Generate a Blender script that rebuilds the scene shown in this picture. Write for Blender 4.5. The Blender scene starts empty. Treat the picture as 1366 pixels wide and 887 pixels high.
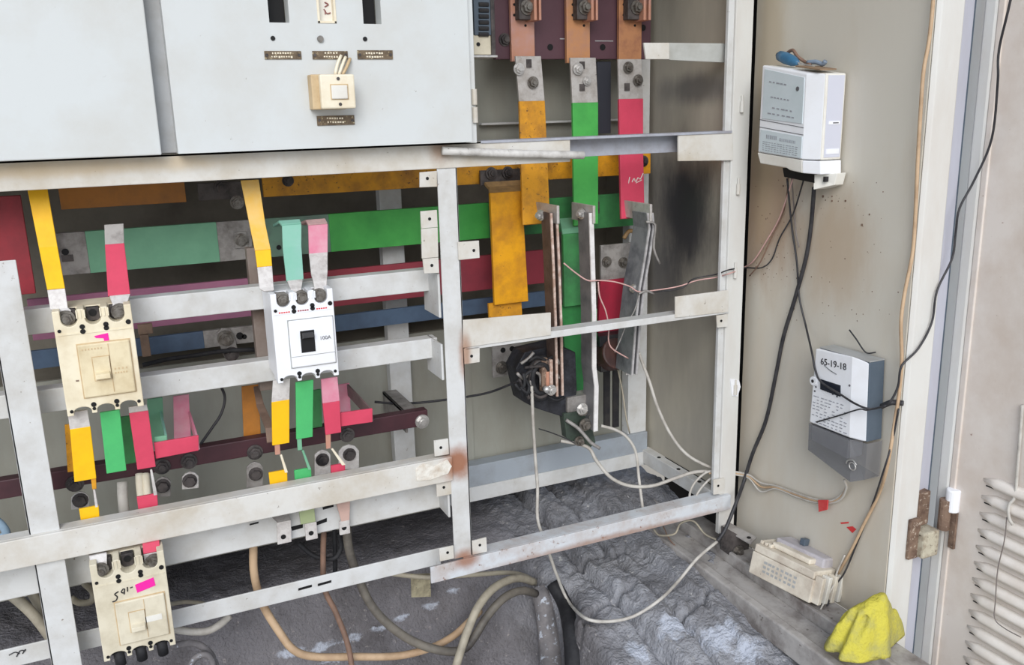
import bpy, bmesh, math, random
from mathutils import Vector, Matrix
random.seed(7)

# ------------------------------------------------------------------ camera, light, exposure
SC = bpy.context.scene
COL = SC.collection
FPX = 1178.13                                    # focal length in pixels of the 1366 px wide frame
RX, RY, RZ = -0.24594584, 0.0262497, -0.4210569  # pitch, roll, yaw recovered from the vanishing points
def _m(rows): return Matrix(rows)
_cz, _sz, _cx, _sx, _cy, _sy = math.cos(RZ), math.sin(RZ), math.cos(RX), math.sin(RX), math.cos(RY), math.sin(RY)
CAMM = (_m(((_cz, -_sz, 0), (_sz, _cz, 0), (0, 0, 1))) @ _m(((1, 0, 0), (0, _cx, -_sx), (0, _sx, _cx)))
        @ _m(((1, 0, 0), (0, 0, 1), (0, -1, 0))) @ _m(((_cy, -_sy, 0), (_sy, _cy, 0), (0, 0, 1))))
CP = Vector((0.0, -1.25, 1.5))
cam = bpy.data.cameras.new('camera')
camo = bpy.data.objects.new('camera', cam); COL.objects.link(camo)
cam.sensor_fit = 'HORIZONTAL'; cam.sensor_width = 36.0
cam.lens = 36.0 * FPX / 1366.0
cam.clip_start = 0.02; cam.clip_end = 100
camo.matrix_world = Matrix.Translation(CP) @ (CAMM @ _m(((1, 0, 0), (0, -1, 0), (0, 0, -1)))).to_4x4()
SC.camera = camo

w = bpy.data.worlds.new('sky'); SC.world = w; w.use_nodes = True
nt = w.node_tree; nt.nodes.clear()
out = nt.nodes.new('ShaderNodeOutputWorld'); bg = nt.nodes.new('ShaderNodeBackground')
tc = nt.nodes.new('ShaderNodeTexCoord'); sp = nt.nodes.new('ShaderNodeSeparateXYZ')
rp = nt.nodes.new('ShaderNodeValToRGB')
nt.links.new(tc.outputs['Generated'], sp.inputs[0])
ma = nt.nodes.new('ShaderNodeMath'); ma.operation = 'MULTIPLY_ADD'; ma.inputs[1].default_value = .5; ma.inputs[2].default_value = .5
nt.links.new(sp.outputs['Z'], ma.inputs[0]); nt.links.new(ma.outputs[0], rp.inputs[0])
e = rp.color_ramp.elements
e[0].position = 0.40; e[0].color = (.36, .345, .32, 1)      # ground
e[1].position = 0.50; e[1].color = (.88, .92, .97, 1)        # hazy horizon
e2 = rp.color_ramp.elements.new(0.8); e2.color = (.66, .78, 1.0, 1)
nt.links.new(rp.outputs[0], bg.inputs[0]); bg.inputs[1].default_value = 1.12
nt.links.new(bg.outputs[0], out.inputs[0])

sun = bpy.data.lights.new('sun', 'SUN'); sun.energy = 2.4; sun.angle = math.radians(36); sun.color = (1, .975, .945)
suno = bpy.data.objects.new('sun', sun); COL.objects.link(suno)
suno.rotation_euler = Vector((0.42, 1, -0.62)).to_track_quat('-Z', 'Y').to_euler()

SC.view_settings.view_transform = 'Standard'; SC.view_settings.look = 'None'
SC.view_settings.exposure = 0.0; SC.view_settings.gamma = 1.0; SC.view_settings.use_curve_mapping = False

# ------------------------------------------------------------------ helpers
def ray(x, y): return CAMM @ Vector(((x - 683) / FPX, (y - 443.5) / FPX, 1))
def at(x, y, Y=0.0):
    d = ray(x, y); return CP + d * ((Y - CP.y) / d.y)
def atX(x, y, X):
    d = ray(x, y); return CP + d * ((X - CP.x) / d.x)
def atZ(x, y, Z):
    d = ray(x, y); return CP + d * ((Z - CP.z) / d.z)

def lin(c):
    r = []
    for v in c:
        v /= 255.0
        r.append(v / 12.92 if v <= .04045 else ((v + .055) / 1.055) ** 2.4)
    return (r[0], r[1], r[2], 1)

MATS = {}
def mat(name, rgb, rough=.55, metal=0.0, dirt=None, amt=.35, scale=14, speck=None, samt=.62, sscale=160, bump=.08, streak=1.0, spec=.4, bscale=90, stains=()):
    """painted or bare surface: base colour, patches of dirt, small specks, fine relief"""
    if name in MATS: return MATS[name]
    m = bpy.data.materials.new(name); m.use_nodes = True
    t = m.node_tree; b = t.nodes['Principled BSDF']
    b.inputs['Roughness'].default_value = rough; b.inputs['Metallic'].default_value = metal
    b.inputs['Specular IOR Level'].default_value = spec
    co = t.nodes.new('ShaderNodeTexCoord')
    mp = t.nodes.new('ShaderNodeMapping'); mp.inputs['Scale'].default_value = (1, 1, streak)
    t.links.new(co.outputs['Object'], mp.inputs[0])
    base = t.nodes.new('ShaderNodeRGB'); base.outputs[0].default_value = lin(rgb)
    cur = base.outputs[0]
    def layer(cur, color, sc, lo, hi, strength, vec):
        n = t.nodes.new('ShaderNodeTexNoise'); n.inputs['Scale'].default_value = sc; n.inputs['Detail'].default_value = 6
        n.inputs['Roughness'].default_value = .65
        t.links.new(vec, n.inputs['Vector'])
        r = t.nodes.new('ShaderNodeMapRange'); r.inputs[1].default_value = lo; r.inputs[2].default_value = hi
        r.inputs[3].default_value = 0; r.inputs[4].default_value = strength
        t.links.new(n.outputs['Fac'], r.inputs[0])
        mx = t.nodes.new('ShaderNodeMix'); mx.data_type = 'RGBA'
        t.links.new(r.outputs[0], mx.inputs[0]); t.links.new(cur, mx.inputs[6]); mx.inputs[7].default_value = lin(color)
        return mx.outputs[2]
    if dirt: cur = layer(cur, dirt, scale, .42, .75, amt * 1.6, mp.outputs[0])
    if speck: cur = layer(cur, speck, sscale, samt, samt + .06, .85, co.outputs['Object'])
    for (c, rad, color, st) in stains:      # marks with a place of their own, in world space
        ge = t.nodes.new('ShaderNodeNewGeometry'); sb = t.nodes.new('ShaderNodeVectorMath'); sb.operation = 'SUBTRACT'; sb.inputs[1].default_value = c
        t.links.new(ge.outputs['Position'], sb.inputs[0])
        dv = t.nodes.new('ShaderNodeVectorMath'); dv.operation = 'DIVIDE'; dv.inputs[1].default_value = rad; t.links.new(sb.outputs[0], dv.inputs[0])
        ln = t.nodes.new('ShaderNodeVectorMath'); ln.operation = 'LENGTH'; t.links.new(dv.outputs[0], ln.inputs[0])
        n = t.nodes.new('ShaderNodeTexNoise'); n.inputs['Scale'].default_value = 14; n.inputs['Detail'].default_value = 7; n.inputs['Roughness'].default_value = .7
        t.links.new(mp.outputs[0], n.inputs['Vector'])
        ad = t.nodes.new('ShaderNodeMath'); ad.operation = 'MULTIPLY_ADD'; ad.inputs[1].default_value = 1.1; ad.inputs[2].default_value = -.55
        t.links.new(n.outputs['Fac'], ad.inputs[0])
        sm = t.nodes.new('ShaderNodeMath'); sm.operation = 'ADD'; t.links.new(ln.outputs['Value'], sm.inputs[0]); t.links.new(ad.outputs[0], sm.inputs[1])
        r = t.nodes.new('ShaderNodeMapRange'); r.interpolation_type = 'SMOOTHSTEP'; r.inputs[1].default_value = 1.15; r.inputs[2].default_value = .25; r.inputs[3].default_value = 0; r.inputs[4].default_value = st
        t.links.new(sm.outputs[0], r.inputs[0])
        mx = t.nodes.new('ShaderNodeMix'); mx.data_type = 'RGBA'; t.links.new(r.outputs[0], mx.inputs[0]); t.links.new(cur, mx.inputs[6]); mx.inputs[7].default_value = lin(color); cur = mx.outputs[2]
    t.links.new(cur, b.inputs['Base Color'])
    if bump:
        n = t.nodes.new('ShaderNodeTexNoise'); n.inputs['Scale'].default_value = bscale; n.inputs['Detail'].default_value = 4
        t.links.new(co.outputs['Object'], n.inputs['Vector'])
        bp = t.nodes.new('ShaderNodeBump'); bp.inputs['Strength'].default_value = bump; bp.inputs['Distance'].default_value = .004
        t.links.new(n.outputs['Fac'], bp.inputs['Height']); t.links.new(bp.outputs[0], b.inputs['Normal'])
    MATS[name] = m
    return m

class G:
    """collects shapes in world coordinates; make() links them as one mesh"""
    def __init__(s): s.v = []; s.f = []
    def add(s, vs, fs):
        o = len(s.v); s.v += [Vector(p) for p in vs]; s.f += [tuple(i + o for i in f) for f in fs]; return s
    def box(s, x0, x1, y0, y1, z0, z1, M=None):
        vs = [Vector(p) for p in ((x0, y0, z0), (x1, y0, z0), (x1, y1, z0), (x0, y1, z0), (x0, y0, z1), (x1, y0, z1), (x1, y1, z1), (x0, y1, z1))]
        if M: vs = [M @ p for p in vs]
        return s.add(vs, [(0, 3, 2, 1), (4, 5, 6, 7), (0, 1, 5, 4), (1, 2, 6, 5), (2, 3, 7, 6), (3, 0, 4, 7)])
    def prism(s, pts, vec):
        """polygon (any plane) pushed along vec"""
        n = len(pts); v = Vector(vec); pts = [Vector(p) for p in pts]
        nrm = Vector((0, 0, 0))
        for i in range(n): nrm += pts[i].cross(pts[(i + 1) % n])
        if nrm.dot(v) > 0: pts = pts[::-1]
        vs = pts + [p + v for p in pts]
        fs = [tuple(range(n)), tuple(range(2 * n - 1, n - 1, -1))] + [((i + 1) % n, i, n + i, n + (i + 1) % n) for i in range(n)]
        return s.add(vs, fs)
    def cyl(s, c, ax, r, h, n=16, r2=None, hole=None):
        c = Vector(c); ax = Vector(ax).normalized(); u = ax.orthogonal().normalized(); w_ = ax.cross(u)
        r2 = r if r2 is None else r2
        a = [c + (u * math.cos(2 * math.pi * i / n) + w_ * math.sin(2 * math.pi * i / n)) * r for i in range(n)]
        b = [c + ax * h + (u * math.cos(2 * math.pi * i / n) + w_ * math.sin(2 * math.pi * i / n)) * r2 for i in range(n)]
        return s.add(a + b, [tuple(range(n - 1, -1, -1)), tuple(range(n, 2 * n))] + [(i, (i + 1) % n, n + (i + 1) % n, n + i) for i in range(n)])
    def lathe(s, c, ax, prof, n=14):
        c = Vector(c); ax = Vector(ax).normalized(); u = ax.orthogonal().normalized(); w_ = ax.cross(u)
        vs = []; fs = []
        for (r, h) in prof:
            vs += [c + ax * h + (u * math.cos(2 * math.pi * i / n) + w_ * math.sin(2 * math.pi * i / n)) * r for i in range(n)]
        for k in range(len(prof) - 1):
            for i in range(n): fs.append((k * n + i, k * n + (i + 1) % n, (k + 1) * n + (i + 1) % n, (k + 1) * n + i))
        fs.append(tuple(range(n - 1, -1, -1))); m = (len(prof) - 1) * n; fs.append(tuple(range(m, m + n)))
        return s.add(vs, fs)
    def tube(s, pts, r, n=8, sub=5, taper=None):
        pts = [Vector(p) for p in pts]
        if sub > 1 and len(pts) > 2:
            P = [pts[0] * 2 - pts[1]] + pts + [pts[-1] * 2 - pts[-2]]; q = []
            for i in range(1, len(P) - 2):
                for k in range(sub):
                    t = k / sub; a, b, c, d = P[i - 1], P[i], P[i + 1], P[i + 2]
                    q.append(.5 * ((2 * b) + (c - a) * t + (2 * a - 5 * b + 4 * c - d) * t * t + (3 * b - a - 3 * c + d) * t ** 3))
            q.append(pts[-1]); pts = q
        vs = []; fs = []; u = None
        for i, p in enumerate(pts):
            tg = (pts[min(i + 1, len(pts) - 1)] - pts[max(i - 1, 0)]).normalized()
            u = tg.orthogonal().normalized() if u is None else (u - tg * u.dot(tg)).normalized()
            w_ = tg.cross(u); rr = r if taper is None else r * (1 + (taper - 1) * i / (len(pts) - 1))
            vs += [p + (u * math.cos(2 * math.pi * k / n) + w_ * math.sin(2 * math.pi * k / n)) * rr for k in range(n)]
        m = len(pts)
        for i in range(m - 1):
            for k in range(n): fs.append((i * n + k, i * n + (k + 1) % n, (i + 1) * n + (k + 1) % n, (i + 1) * n + k))
        fs.append(tuple(range(n - 1, -1, -1))); fs.append(tuple(range((m - 1) * n, m * n)))
        return s.add(vs, fs)
    def ribbon(s, st, t=.004):
        """flat bar: st = [(centre, half width vector)], thickness t"""
        vs = []; fs = []; m = len(st)
        for i, (c, hw) in enumerate(st):
            tg = (st[min(i + 1, m - 1)][0] - st[max(i - 1, 0)][0]).normalized()
            nr = tg.cross(hw).normalized() * t * .5
            vs += [c - hw - nr, c + hw - nr, c + hw + nr, c - hw + nr]
        for i in range(m - 1):
            for k in range(4): fs.append((i * 4 + k, i * 4 + (k + 1) % 4, i * 4 + 4 + (k + 1) % 4, i * 4 + 4 + k))
        fs.append((3, 2, 1, 0)); o = 4 * (m - 1); fs.append((o, o + 1, o + 2, o + 3))
        return s.add(vs, fs)
    def pr(s, st, t=.004):
        """flat bar from (left px, right px, row px, depth Y) stations, width along X"""
        q = []
        for (xl, xr, y, Y) in st:
            a = at(xl, y, Y); b = at(xr, y, Y); c = at((xl + xr) / 2, y, Y)
            q.append((c, Vector(((b.x - a.x) / 2, 0, 0))))
        return s.ribbon(q, t)
    def pb(s, xl, xr, yt, yb, Y, d):
        """box whose front face spans the pixel rectangle at depth Y, d thick"""
        yc = (yt + yb) / 2; xc = (xl + xr) / 2
        return s.box(at(xl, yc, Y).x, at(xr, yc, Y).x, Y, Y + d, at(xc, yb, Y).z, at(xc, yt, Y).z)
    def quad(s, pts, Y, d):
        """plate with pixel corners at depth Y, d thick"""
        return s.prism([at(x, y, Y) for x, y in pts], (0, d, 0))

ORG = {}
def thing(name, loc, label, cat, group=None):
    o = bpy.data.objects.new(name, None); COL.objects.link(o); o.empty_display_size = .02
    o.location = loc; ORG[o] = Vector(loc)
    o['label'] = label; o['category'] = cat
    if group: o['group'] = group
    return o
def structure(name, loc=(0, 0, 0)):
    o = bpy.data.objects.new(name, None); COL.objects.link(o); o.empty_display_size = .02
    o.location = loc; ORG[o] = Vector(loc); o['kind'] = 'structure'
    return o
def root_org(p):
    while p is not None and p.parent is not None: p = p.parent
    return ORG.get(p, Vector((0, 0, 0)))
def make(name, g, m, parent=None, bevel=0.0, smooth=False, label=None, kind=None, cat=None, group=None, seg=2):
    org = root_org(parent) if parent else Vector((0, 0, 0))
    if parent is None and kind != 'structure' and g.v:
        lo = Vector((min(v.x for v in g.v), min(v.y for v in g.v), min(v.z for v in g.v)))
        hi = Vector((max(v.x for v in g.v), max(v.y for v in g.v), max(v.z for v in g.v)))
        org = Vector(((lo.x + hi.x) / 2, (lo.y + hi.y) / 2, lo.z))
    me = bpy.data.meshes.new(name); me.from_pydata([tuple(v - org) for v in g.v], [], g.f)
    bm = bmesh.new(); bm.from_mesh(me); bmesh.ops.recalc_face_normals(bm, faces=bm.faces)
    if bevel:
        ed = [ed for ed in bm.edges if len(ed.link_faces) == 2 and ed.calc_face_angle(0) > .6]
        try: bmesh.ops.bevel(bm, geom=ed, offset=bevel, segments=seg, affect='EDGES', profile=.5, clamp_overlap=True)
        except Exception: pass
    bm.to_mesh(me); bm.free()
    if smooth:
        for p in me.polygons: p.use_smooth = True
    me.materials.append(m)
    o = bpy.data.objects.new(name, me); COL.objects.link(o)
    if parent: o.parent = parent
    else: o.location = org; ORG[o] = org
    if label: o['label'] = label
    if kind: o['kind'] = kind
    if cat: o['category'] = cat
    if group: o['group'] = group
    return o
def bolt(parent, c, ax=(0, -1, 0), r=.008, h=.010, m=None, name='bolt'):
    """washer, hexagon nut and thread end"""
    c = Vector(c); a = Vector(ax).normalized(); g = G()
    g.cyl(c, a, r * 1.35, h * .18, 16); g.cyl(c + a * h * .18, a, r, h * .5, 6); g.cyl(c + a * h * .68, a, r * .55, h * .32, 10)
    return make(name, g, m or M_BOLT, parent)
def hole(parent, c, ax=(0, -1, 0), r=.003, name='hole', sx=1):
    """dark recess drawn as a shallow plug flush with the surface"""
    g = G(); g.cyl(Vector(c) - Vector(ax).normalized() * .002, ax, r, .0026, 12)
    return make(name, g, M_BLACK, parent)
def text(parent, s, c, right, up, size, m, name='lettering', depth=.0004):
    cu = bpy.data.curves.new('t', 'FONT'); cu.body = s; cu.size = size; cu.align_x = 'CENTER'; cu.align_y = 'CENTER'; cu.extrude = depth
    tmp = bpy.data.objects.new('t', cu); me = bpy.data.meshes.new_from_object(tmp)
    bpy.data.objects.remove(tmp); bpy.data.curves.remove(cu)
    r = Vector(right).normalized(); u = Vector(up); u = (u - r * u.dot(r)).normalized(); n = r.cross(u)
    T = Matrix.Translation(Vector(c) - root_org(parent)) @ Matrix((r, u, n)).transposed().to_4x4()
    me.transform(T); me.materials.append(m); me.name = name
    o = bpy.data.objects.new(name, me); COL.objects.link(o); o.parent = parent
    return o
def strokes(parent, lines, m, r=.0006, name='handwriting'):
    g = G()
    for ln in lines: g.tube(ln, r, 5, 3)
    return make(name, g, m, parent)

# ------------------------------------------------------------------ materials
M_DOOR = mat('door_grey_paint', (207, 211, 211), .5, dirt=(188, 182, 170), amt=.3, scale=7, speck=(120, 110, 95), samt=.70, sscale=110, bump=.05)
M_FRAME = mat('frame_grey_paint', (210, 211, 210), .5, dirt=(172, 166, 155), amt=.4, scale=16, speck=(118, 98, 80), samt=.665, sscale=130, bump=.12, stains=[((.458, 0, .952), (.035, .05, .035), (150, 92, 56), .9), ((.462, -.01, .785), (.03, .05, .02), (150, 96, 62), .8), ((.477, 0, 1.13), (.012, .05, .05), (156, 108, 76), .7), ((.45, 0, 1.45), (.025, .05, .03), (150, 116, 92), .7), ((.34, .05, .83), (.03, .05, .03), (110, 104, 98), .7)])
M_BEAM = mat('frame_beam_paint', (212, 210, 204), .5, dirt=(178, 164, 140), amt=.5, scale=11, speck=(100, 84, 68), samt=.665, sscale=120, bump=.12, stains=[((.458, 0, .952), (.035, .05, .035), (150, 92, 56), .9), ((.462, -.01, .785), (.03, .05, .02), (150, 96, 62), .8), ((.477, 0, 1.13), (.012, .05, .05), (156, 108, 76), .7), ((.45, 0, 1.45), (.025, .05, .03), (150, 116, 92), .7), ((.34, .05, .83), (.03, .05, .03), (110, 104, 98), .7)]+[((-.1, 0, 1.445), (.32, .05, .014), (196, 172, 132), .6)])
M_RUSTFRAME = mat('rusty_frame_paint', (206, 210, 214), .5, dirt=(160, 132, 110), amt=.4, scale=22, speck=(120, 78, 52), samt=.63, sscale=90, bump=.15, stains=[((.458, 0, .952), (.035, .05, .035), (150, 92, 56), .9), ((.462, -.01, .785), (.03, .05, .02), (150, 96, 62), .8), ((.477, 0, 1.13), (.012, .05, .05), (156, 108, 76), .7), ((.45, 0, 1.45), (.025, .05, .03), (150, 116, 92), .7), ((.34, .05, .83), (.03, .05, .03), (110, 104, 98), .7)]+[((.75, -.008, .757), (.30, .05, .012), (150, 112, 88), .7)])
M_SHEET = mat('cabinet_sheet_grey', (160, 160, 150), .5, dirt=(122, 114, 98), amt=.4, scale=6, streak=.35, bump=.05)
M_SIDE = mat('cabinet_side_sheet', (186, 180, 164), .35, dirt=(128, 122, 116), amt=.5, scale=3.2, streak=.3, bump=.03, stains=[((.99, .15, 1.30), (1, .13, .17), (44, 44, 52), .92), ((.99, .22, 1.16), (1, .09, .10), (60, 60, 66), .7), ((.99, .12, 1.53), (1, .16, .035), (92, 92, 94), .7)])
M_WALL = mat('kiosk_wall_paint', (206, 201, 189), .5, dirt=(190, 172, 146), amt=.4, scale=4, streak=.35, speck=(120, 82, 58), samt=.715, sscale=75, bump=.06, stains=[((1.04, -.03, 1.33), (1, .10, .17), (158, 124, 94), .75), ((1.04, -.19, 1.28), (1, .10, .12), (176, 150, 120), .55), ((1.04, -.02, 1.55), (1, .05, .35), (176, 158, 128), .6)])
M_POST = mat('kiosk_post_paint', (213, 213, 209), .5, dirt=(180, 160, 140), amt=.25, scale=9, streak=.3, bump=.05)
M_KDOOR = mat('kiosk_door_paint', (218, 210, 202), .5, dirt=(180, 158, 138), amt=.35, scale=8, speck=(130, 90, 70), samt=.69, sscale=90, bump=.06)
M_RUST = mat('rust', (128, 106, 90), .85, dirt=(74, 54, 46), amt=.6, scale=60, speck=(186, 172, 156), samt=.58, sscale=140, bump=.5)
M_CONC = mat('rough_concrete', (118, 116, 116), .9, dirt=(70, 68, 68), amt=.75, scale=9, speck=(165, 165, 170), samt=.62, sscale=60, bump=.9, bscale=120)
M_BLACK = mat('black', (14, 14, 16), .6, bump=0)
M_DARK = mat('dark_plastic', (38, 38, 42), .45, dirt=(70, 66, 62), amt=.4, scale=50)
M_BOLT = mat('dull_steel', (140, 136, 130), .42, .75, dirt=(80, 68, 58), amt=.6, scale=120, bump=.2)
M_ZINC = mat('bright_zinc', (205, 203, 200), .35, .6, dirt=(140, 135, 128), amt=.4, scale=90)
M_TIN = mat('tinned_copper', (196, 192, 188), .45, .3, dirt=(150, 140, 130), amt=.5, scale=60, speck=(110, 100, 95), samt=.66, bump=.15)
M_TINW = mat('tinned_end_scraped', (214, 210, 206), .5, .1, dirt=(160, 150, 145), amt=.5, scale=70, bump=.3)
M_ALU = mat('dirty_aluminium', (160, 156, 152), .55, .25, dirt=(98, 92, 88), amt=.6, scale=40, bump=.2)
M_SOOT = mat('sooty_metal', (92, 86, 84), .6, .2, dirt=(38, 36, 38), amt=.8, scale=35, bump=.3)
M_COPPER = mat('bare_copper', (205, 148, 104), .45, .25, dirt=(178, 138, 130), amt=.5, scale=22, bump=.08)
M_COPPER2 = mat('bare_copper_pinkish', (200, 146, 122), .45, .25, dirt=(196, 160, 158), amt=.6, scale=16, bump=.08)
M_YEL = mat('yellow_sleeve', (246, 192, 14), .5, dirt=(226, 160, 20), amt=.3, scale=30, bump=.08)
M_YELP = mat('faded_yellow_sleeve', (240, 190, 84), .5, dirt=(236, 200, 130), amt=.6, scale=30, bump=.08)
M_OCHRE = mat('dirty_ochre_paint', (222, 156, 34), .5, dirt=(140, 92, 40), amt=.6, scale=22, speck=(84, 56, 36), samt=.61, sscale=140, bump=.1)
M_ORANGE = mat('old_orange_paint', (182, 118, 46), .5, dirt=(120, 84, 50), amt=.5, scale=14, bump=.08)
M_GRN = mat('green_sleeve', (78, 184, 108), .5, dirt=(66, 158, 98), amt=.35, scale=30, bump=.08)
M_GRNB = mat('bright_green_paint', (76, 172, 80), .5, dirt=(48, 130, 62), amt=.4, scale=16, bump=.05)
M_GRNP = mat('pale_green_paint', (120, 176, 142), .5, dirt=(98, 150, 122), amt=.5, scale=12, bump=.06)
M_GRND = mat('sooty_green_paint', (66, 140, 80), .5, dirt=(50, 78, 60), amt=.6, scale=14, bump=.06)
M_MINT = mat('mint_green_sleeve', (132, 190, 168), .55, dirt=(150, 190, 180), amt=.5, scale=25, bump=.08)
M_RED = mat('red_sleeve', (210, 70, 96), .5, dirt=(186, 60, 82), amt=.4, scale=25, bump=.08)
M_REDD = mat('dark_red_paint', (160, 52, 62), .5, dirt=(104, 44, 50), amt=.5, scale=18, bump=.08)
M_REDM = mat('maroon_red_paint', (150, 58, 70), .5, dirt=(106, 46, 58), amt=.4, scale=12, bump=.06)
M_MAUVE = mat('mauve_paint', (160, 104, 130), .5, dirt=(128, 86, 112), amt=.4, scale=12, bump=.06)
M_PINK = mat('faded_pink_sleeve', (214, 126, 150), .55, dirt=(216, 170, 180), amt=.6, scale=26, bump=.1)
M_BLUE = mat('dark_blue_paint', (84, 104, 128), .5, dirt=(58, 66, 84), amt=.5, scale=12, bump=.06)
M_BAKE = mat('maroon_insulating_board', (92, 64, 72), .5, dirt=(74, 50, 58), amt=.4, scale=10, speck=(150, 130, 135), samt=.74, bump=.05)
M_BAKED = mat('dark_maroon_bakelite', (74, 44, 50), .5, dirt=(48, 34, 38), amt=.5, scale=14, bump=.08)
M_BEIGE = mat('aged_beige_plastic', (234, 224, 198), .5, dirt=(196, 176, 138), amt=.45, scale=18, speck=(120, 100, 76), samt=.72, sscale=120, bump=.05)
M_BEIGEP = mat('aged_beige_panel', (226, 212, 178), .5, dirt=(186, 164, 122), amt=.5, scale=22, bump=.05)
M_BEIGE3 = mat('grey_beige_plastic', (218, 210, 188), .5, dirt=(176, 164, 138), amt=.45, scale=22, speck=(96, 86, 74), samt=.70, sscale=120, bump=.05)
M_WHITE = mat('white_plastic', (238, 240, 244), .4, dirt=(222, 220, 218), amt=.3, scale=18, bump=.02)
M_OFFW = mat('off_white_plastic', (228, 226, 218), .45, dirt=(204, 196, 182), amt=.4, scale=20, bump=.03)
M_CREAM = mat('cream_plastic', (236, 228, 206), .45, dirt=(206, 180, 140), amt=.35, scale=24, bump=.03)
M_CREAMD = mat('tan_plastic', (206, 182, 144), .55, dirt=(170, 140, 100), amt=.5, scale=30, bump=.05)
M_MAGENTA = mat('magenta_sticker', (236, 40, 160), .5, bump=0)
M_PENBLK = mat('black_ink', (40, 38, 40), .6, bump=0)
M_PRINT = mat('grey_print', (150, 152, 158), .6, bump=0)
M_PRINTD = mat('dark_grey_print', (96, 96, 100), .6, bump=0)
M_LABELBLU = mat('pale_blue_label', (206, 216, 220), .45, dirt=(190, 204, 206), amt=.4, scale=20, bump=.02)
M_BLUEGREY = mat('blue_grey_plastic', (84, 96, 108), .4, dirt=(70, 80, 92), amt=.4, scale=20, bump=.03)
M_TOPGREY = mat('light_grey_plastic', (172, 174, 174), .45, dirt=(140, 138, 132), amt=.4, scale=25, bump=.04)
M_LCD = mat('dark_display', (36, 40, 50), .2, bump=0)
M_CABW = mat('white_cable', (196, 192, 184), .5, dirt=(140, 132, 122), amt=.5, scale=30, bump=.05)
M_CABB = mat('beige_cable', (198, 170, 138), .55, dirt=(150, 120, 92), amt=.5, scale=24, bump=.05)
M_CABG = mat('grey_beige_cable', (168, 160, 142), .6, dirt=(110, 104, 94), amt=.6, scale=22, bump=.08)
M_CABK = mat('black_cable', (44, 44, 48), .5, dirt=(84, 82, 82), amt=.4, scale=40, bump=.05)
M_CABR = mat('rust_brown_cable', (134, 106, 90), .6, dirt=(80, 66, 58), amt=.5, scale=30, bump=.08)
M_WIREP = mat('pink_wire', (206, 166, 160), .5, bump=0)
M_WIREG = mat('grey_wire', (120, 112, 108), .5, bump=0)
M_CLOTH = mat('yellow_cloth', (200, 190, 74), .85, dirt=(150, 148, 104), amt=.85, scale=18, speck=(110, 100, 60), samt=.68, sscale=160, bump=.6, bscale=260)
M_TAGRED = mat('red_plastic_tag', (204, 66, 66), .5, dirt=(220, 130, 120), amt=.3, scale=60)
M_TAPE = mat('red_paint_mark', (214, 60, 60), .6, bump=0)
M_BLUEH = mat('blue_handle', (62, 112, 146), .4, dirt=(44, 70, 96), amt=.4, scale=60)
M_CARD = mat('brown_cardboard', (146, 122, 98), .85, dirt=(96, 78, 62), amt=.5, scale=60, bump=.2)
M_BROWNP = mat('tarnished_plate', (120, 104, 84), .5, .3, dirt=(70, 58, 46), amt=.6, scale=90, speck=(214, 200, 160), samt=.6, sscale=260)
M_CLAY = mat('dirty_hose', (126, 122, 122), .8, dirt=(70, 70, 74), amt=.6, scale=26, speck=(190, 196, 206), samt=.58, sscale=70, bump=.4)
M_RUBBER = mat('black_rubber_hose', (30, 30, 33), .7, dirt=(60, 60, 62), amt=.5, scale=30, bump=.2)
M_SPLASH = mat('pale_splash_paint', (176, 184, 198), .9, dirt=(112, 112, 120), amt=1.0, scale=60, bump=.4)
def glass_mat():
    m = bpy.data.materials.new('smoky_clear_plastic'); m.use_nodes = True
    b = m.node_tree.nodes['Principled BSDF']
    b.inputs['Base Color'].default_value = lin((120, 121, 124)); b.inputs['Roughness'].default_value = .12
    b.inputs['Transmission Weight'].default_value = .0; b.inputs['Alpha'].default_value = .66
    n = m.node_tree.nodes.new('ShaderNodeTexNoise'); n.inputs['Scale'].default_value = 40
    r = m.node_tree.nodes.new('ShaderNodeMapRange'); r.inputs[3].default_value = .05; r.inputs[4].default_value = .3
    m.node_tree.links.new(n.outputs['Fac'], r.inputs[0]); m.node_tree.links.new(r.outputs[0], b.inputs['Roughness'])
    return m
M_CLEAR = glass_mat()

# ------------------------------------------------------------------ setting: kiosk shell and floor
BACK = .29
def sheet(name, m, *boxes, bevel=0.0, parent=None, kind='structure'):
    g = G()
    for b in boxes: g.box(*b)
    return make(name, g, m, parent, bevel=bevel, kind=kind if parent is None else None)
M_INNER = mat('shaded_inner_sheet', (128, 122, 110), .6, dirt=(88, 80, 70), amt=.5, scale=7, bump=.05)  # darker than the other sheets: shade put into its colour
wb = structure('wall_back', (.2, BACK, .775))
sheet('lower_sheet', M_SHEET, (-.75, .60, BACK, BACK + .004, .775, 1.10), (.596, 1.012, BACK + .0045, BACK + .0085, .775, 1.10), parent=wb)
sheet('upper_sheet', M_SHEET, (-.75, 1.012, BACK, BACK + .004, 1.445, 2.055), parent=wb)
sheet('recess', M_INNER, (-.75, 1.012, .44, .444, 1.09, 1.46), (-.75, 1.012, BACK + .004, .44, 1.445, 1.449), (-.75, 1.012, BACK + .009, .44, 1.096, 1.10), (.992, .996, BACK, .44, 1.10, 1.445), parent=wb)  # added chamber and shelf, block light behind the busbars
sheet('unseen_ceiling', M_SHEET, (-.95, 1.16, -.36, .36, 2.06, 2.08))  # unseen kiosk roof, added to darken the upper interior
wr = structure('wall_right', (1.04, -.17, .66))
sheet('steel_sheet', M_WALL, (1.040, 1.044, -.343, .020, .675, 2.055), parent=wr)
M_GAPSHADE = mat('gap_shade_dark', (40, 40, 42), .8, bump=.05)  # near-black colour stands in for the shade deep in the gap
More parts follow.
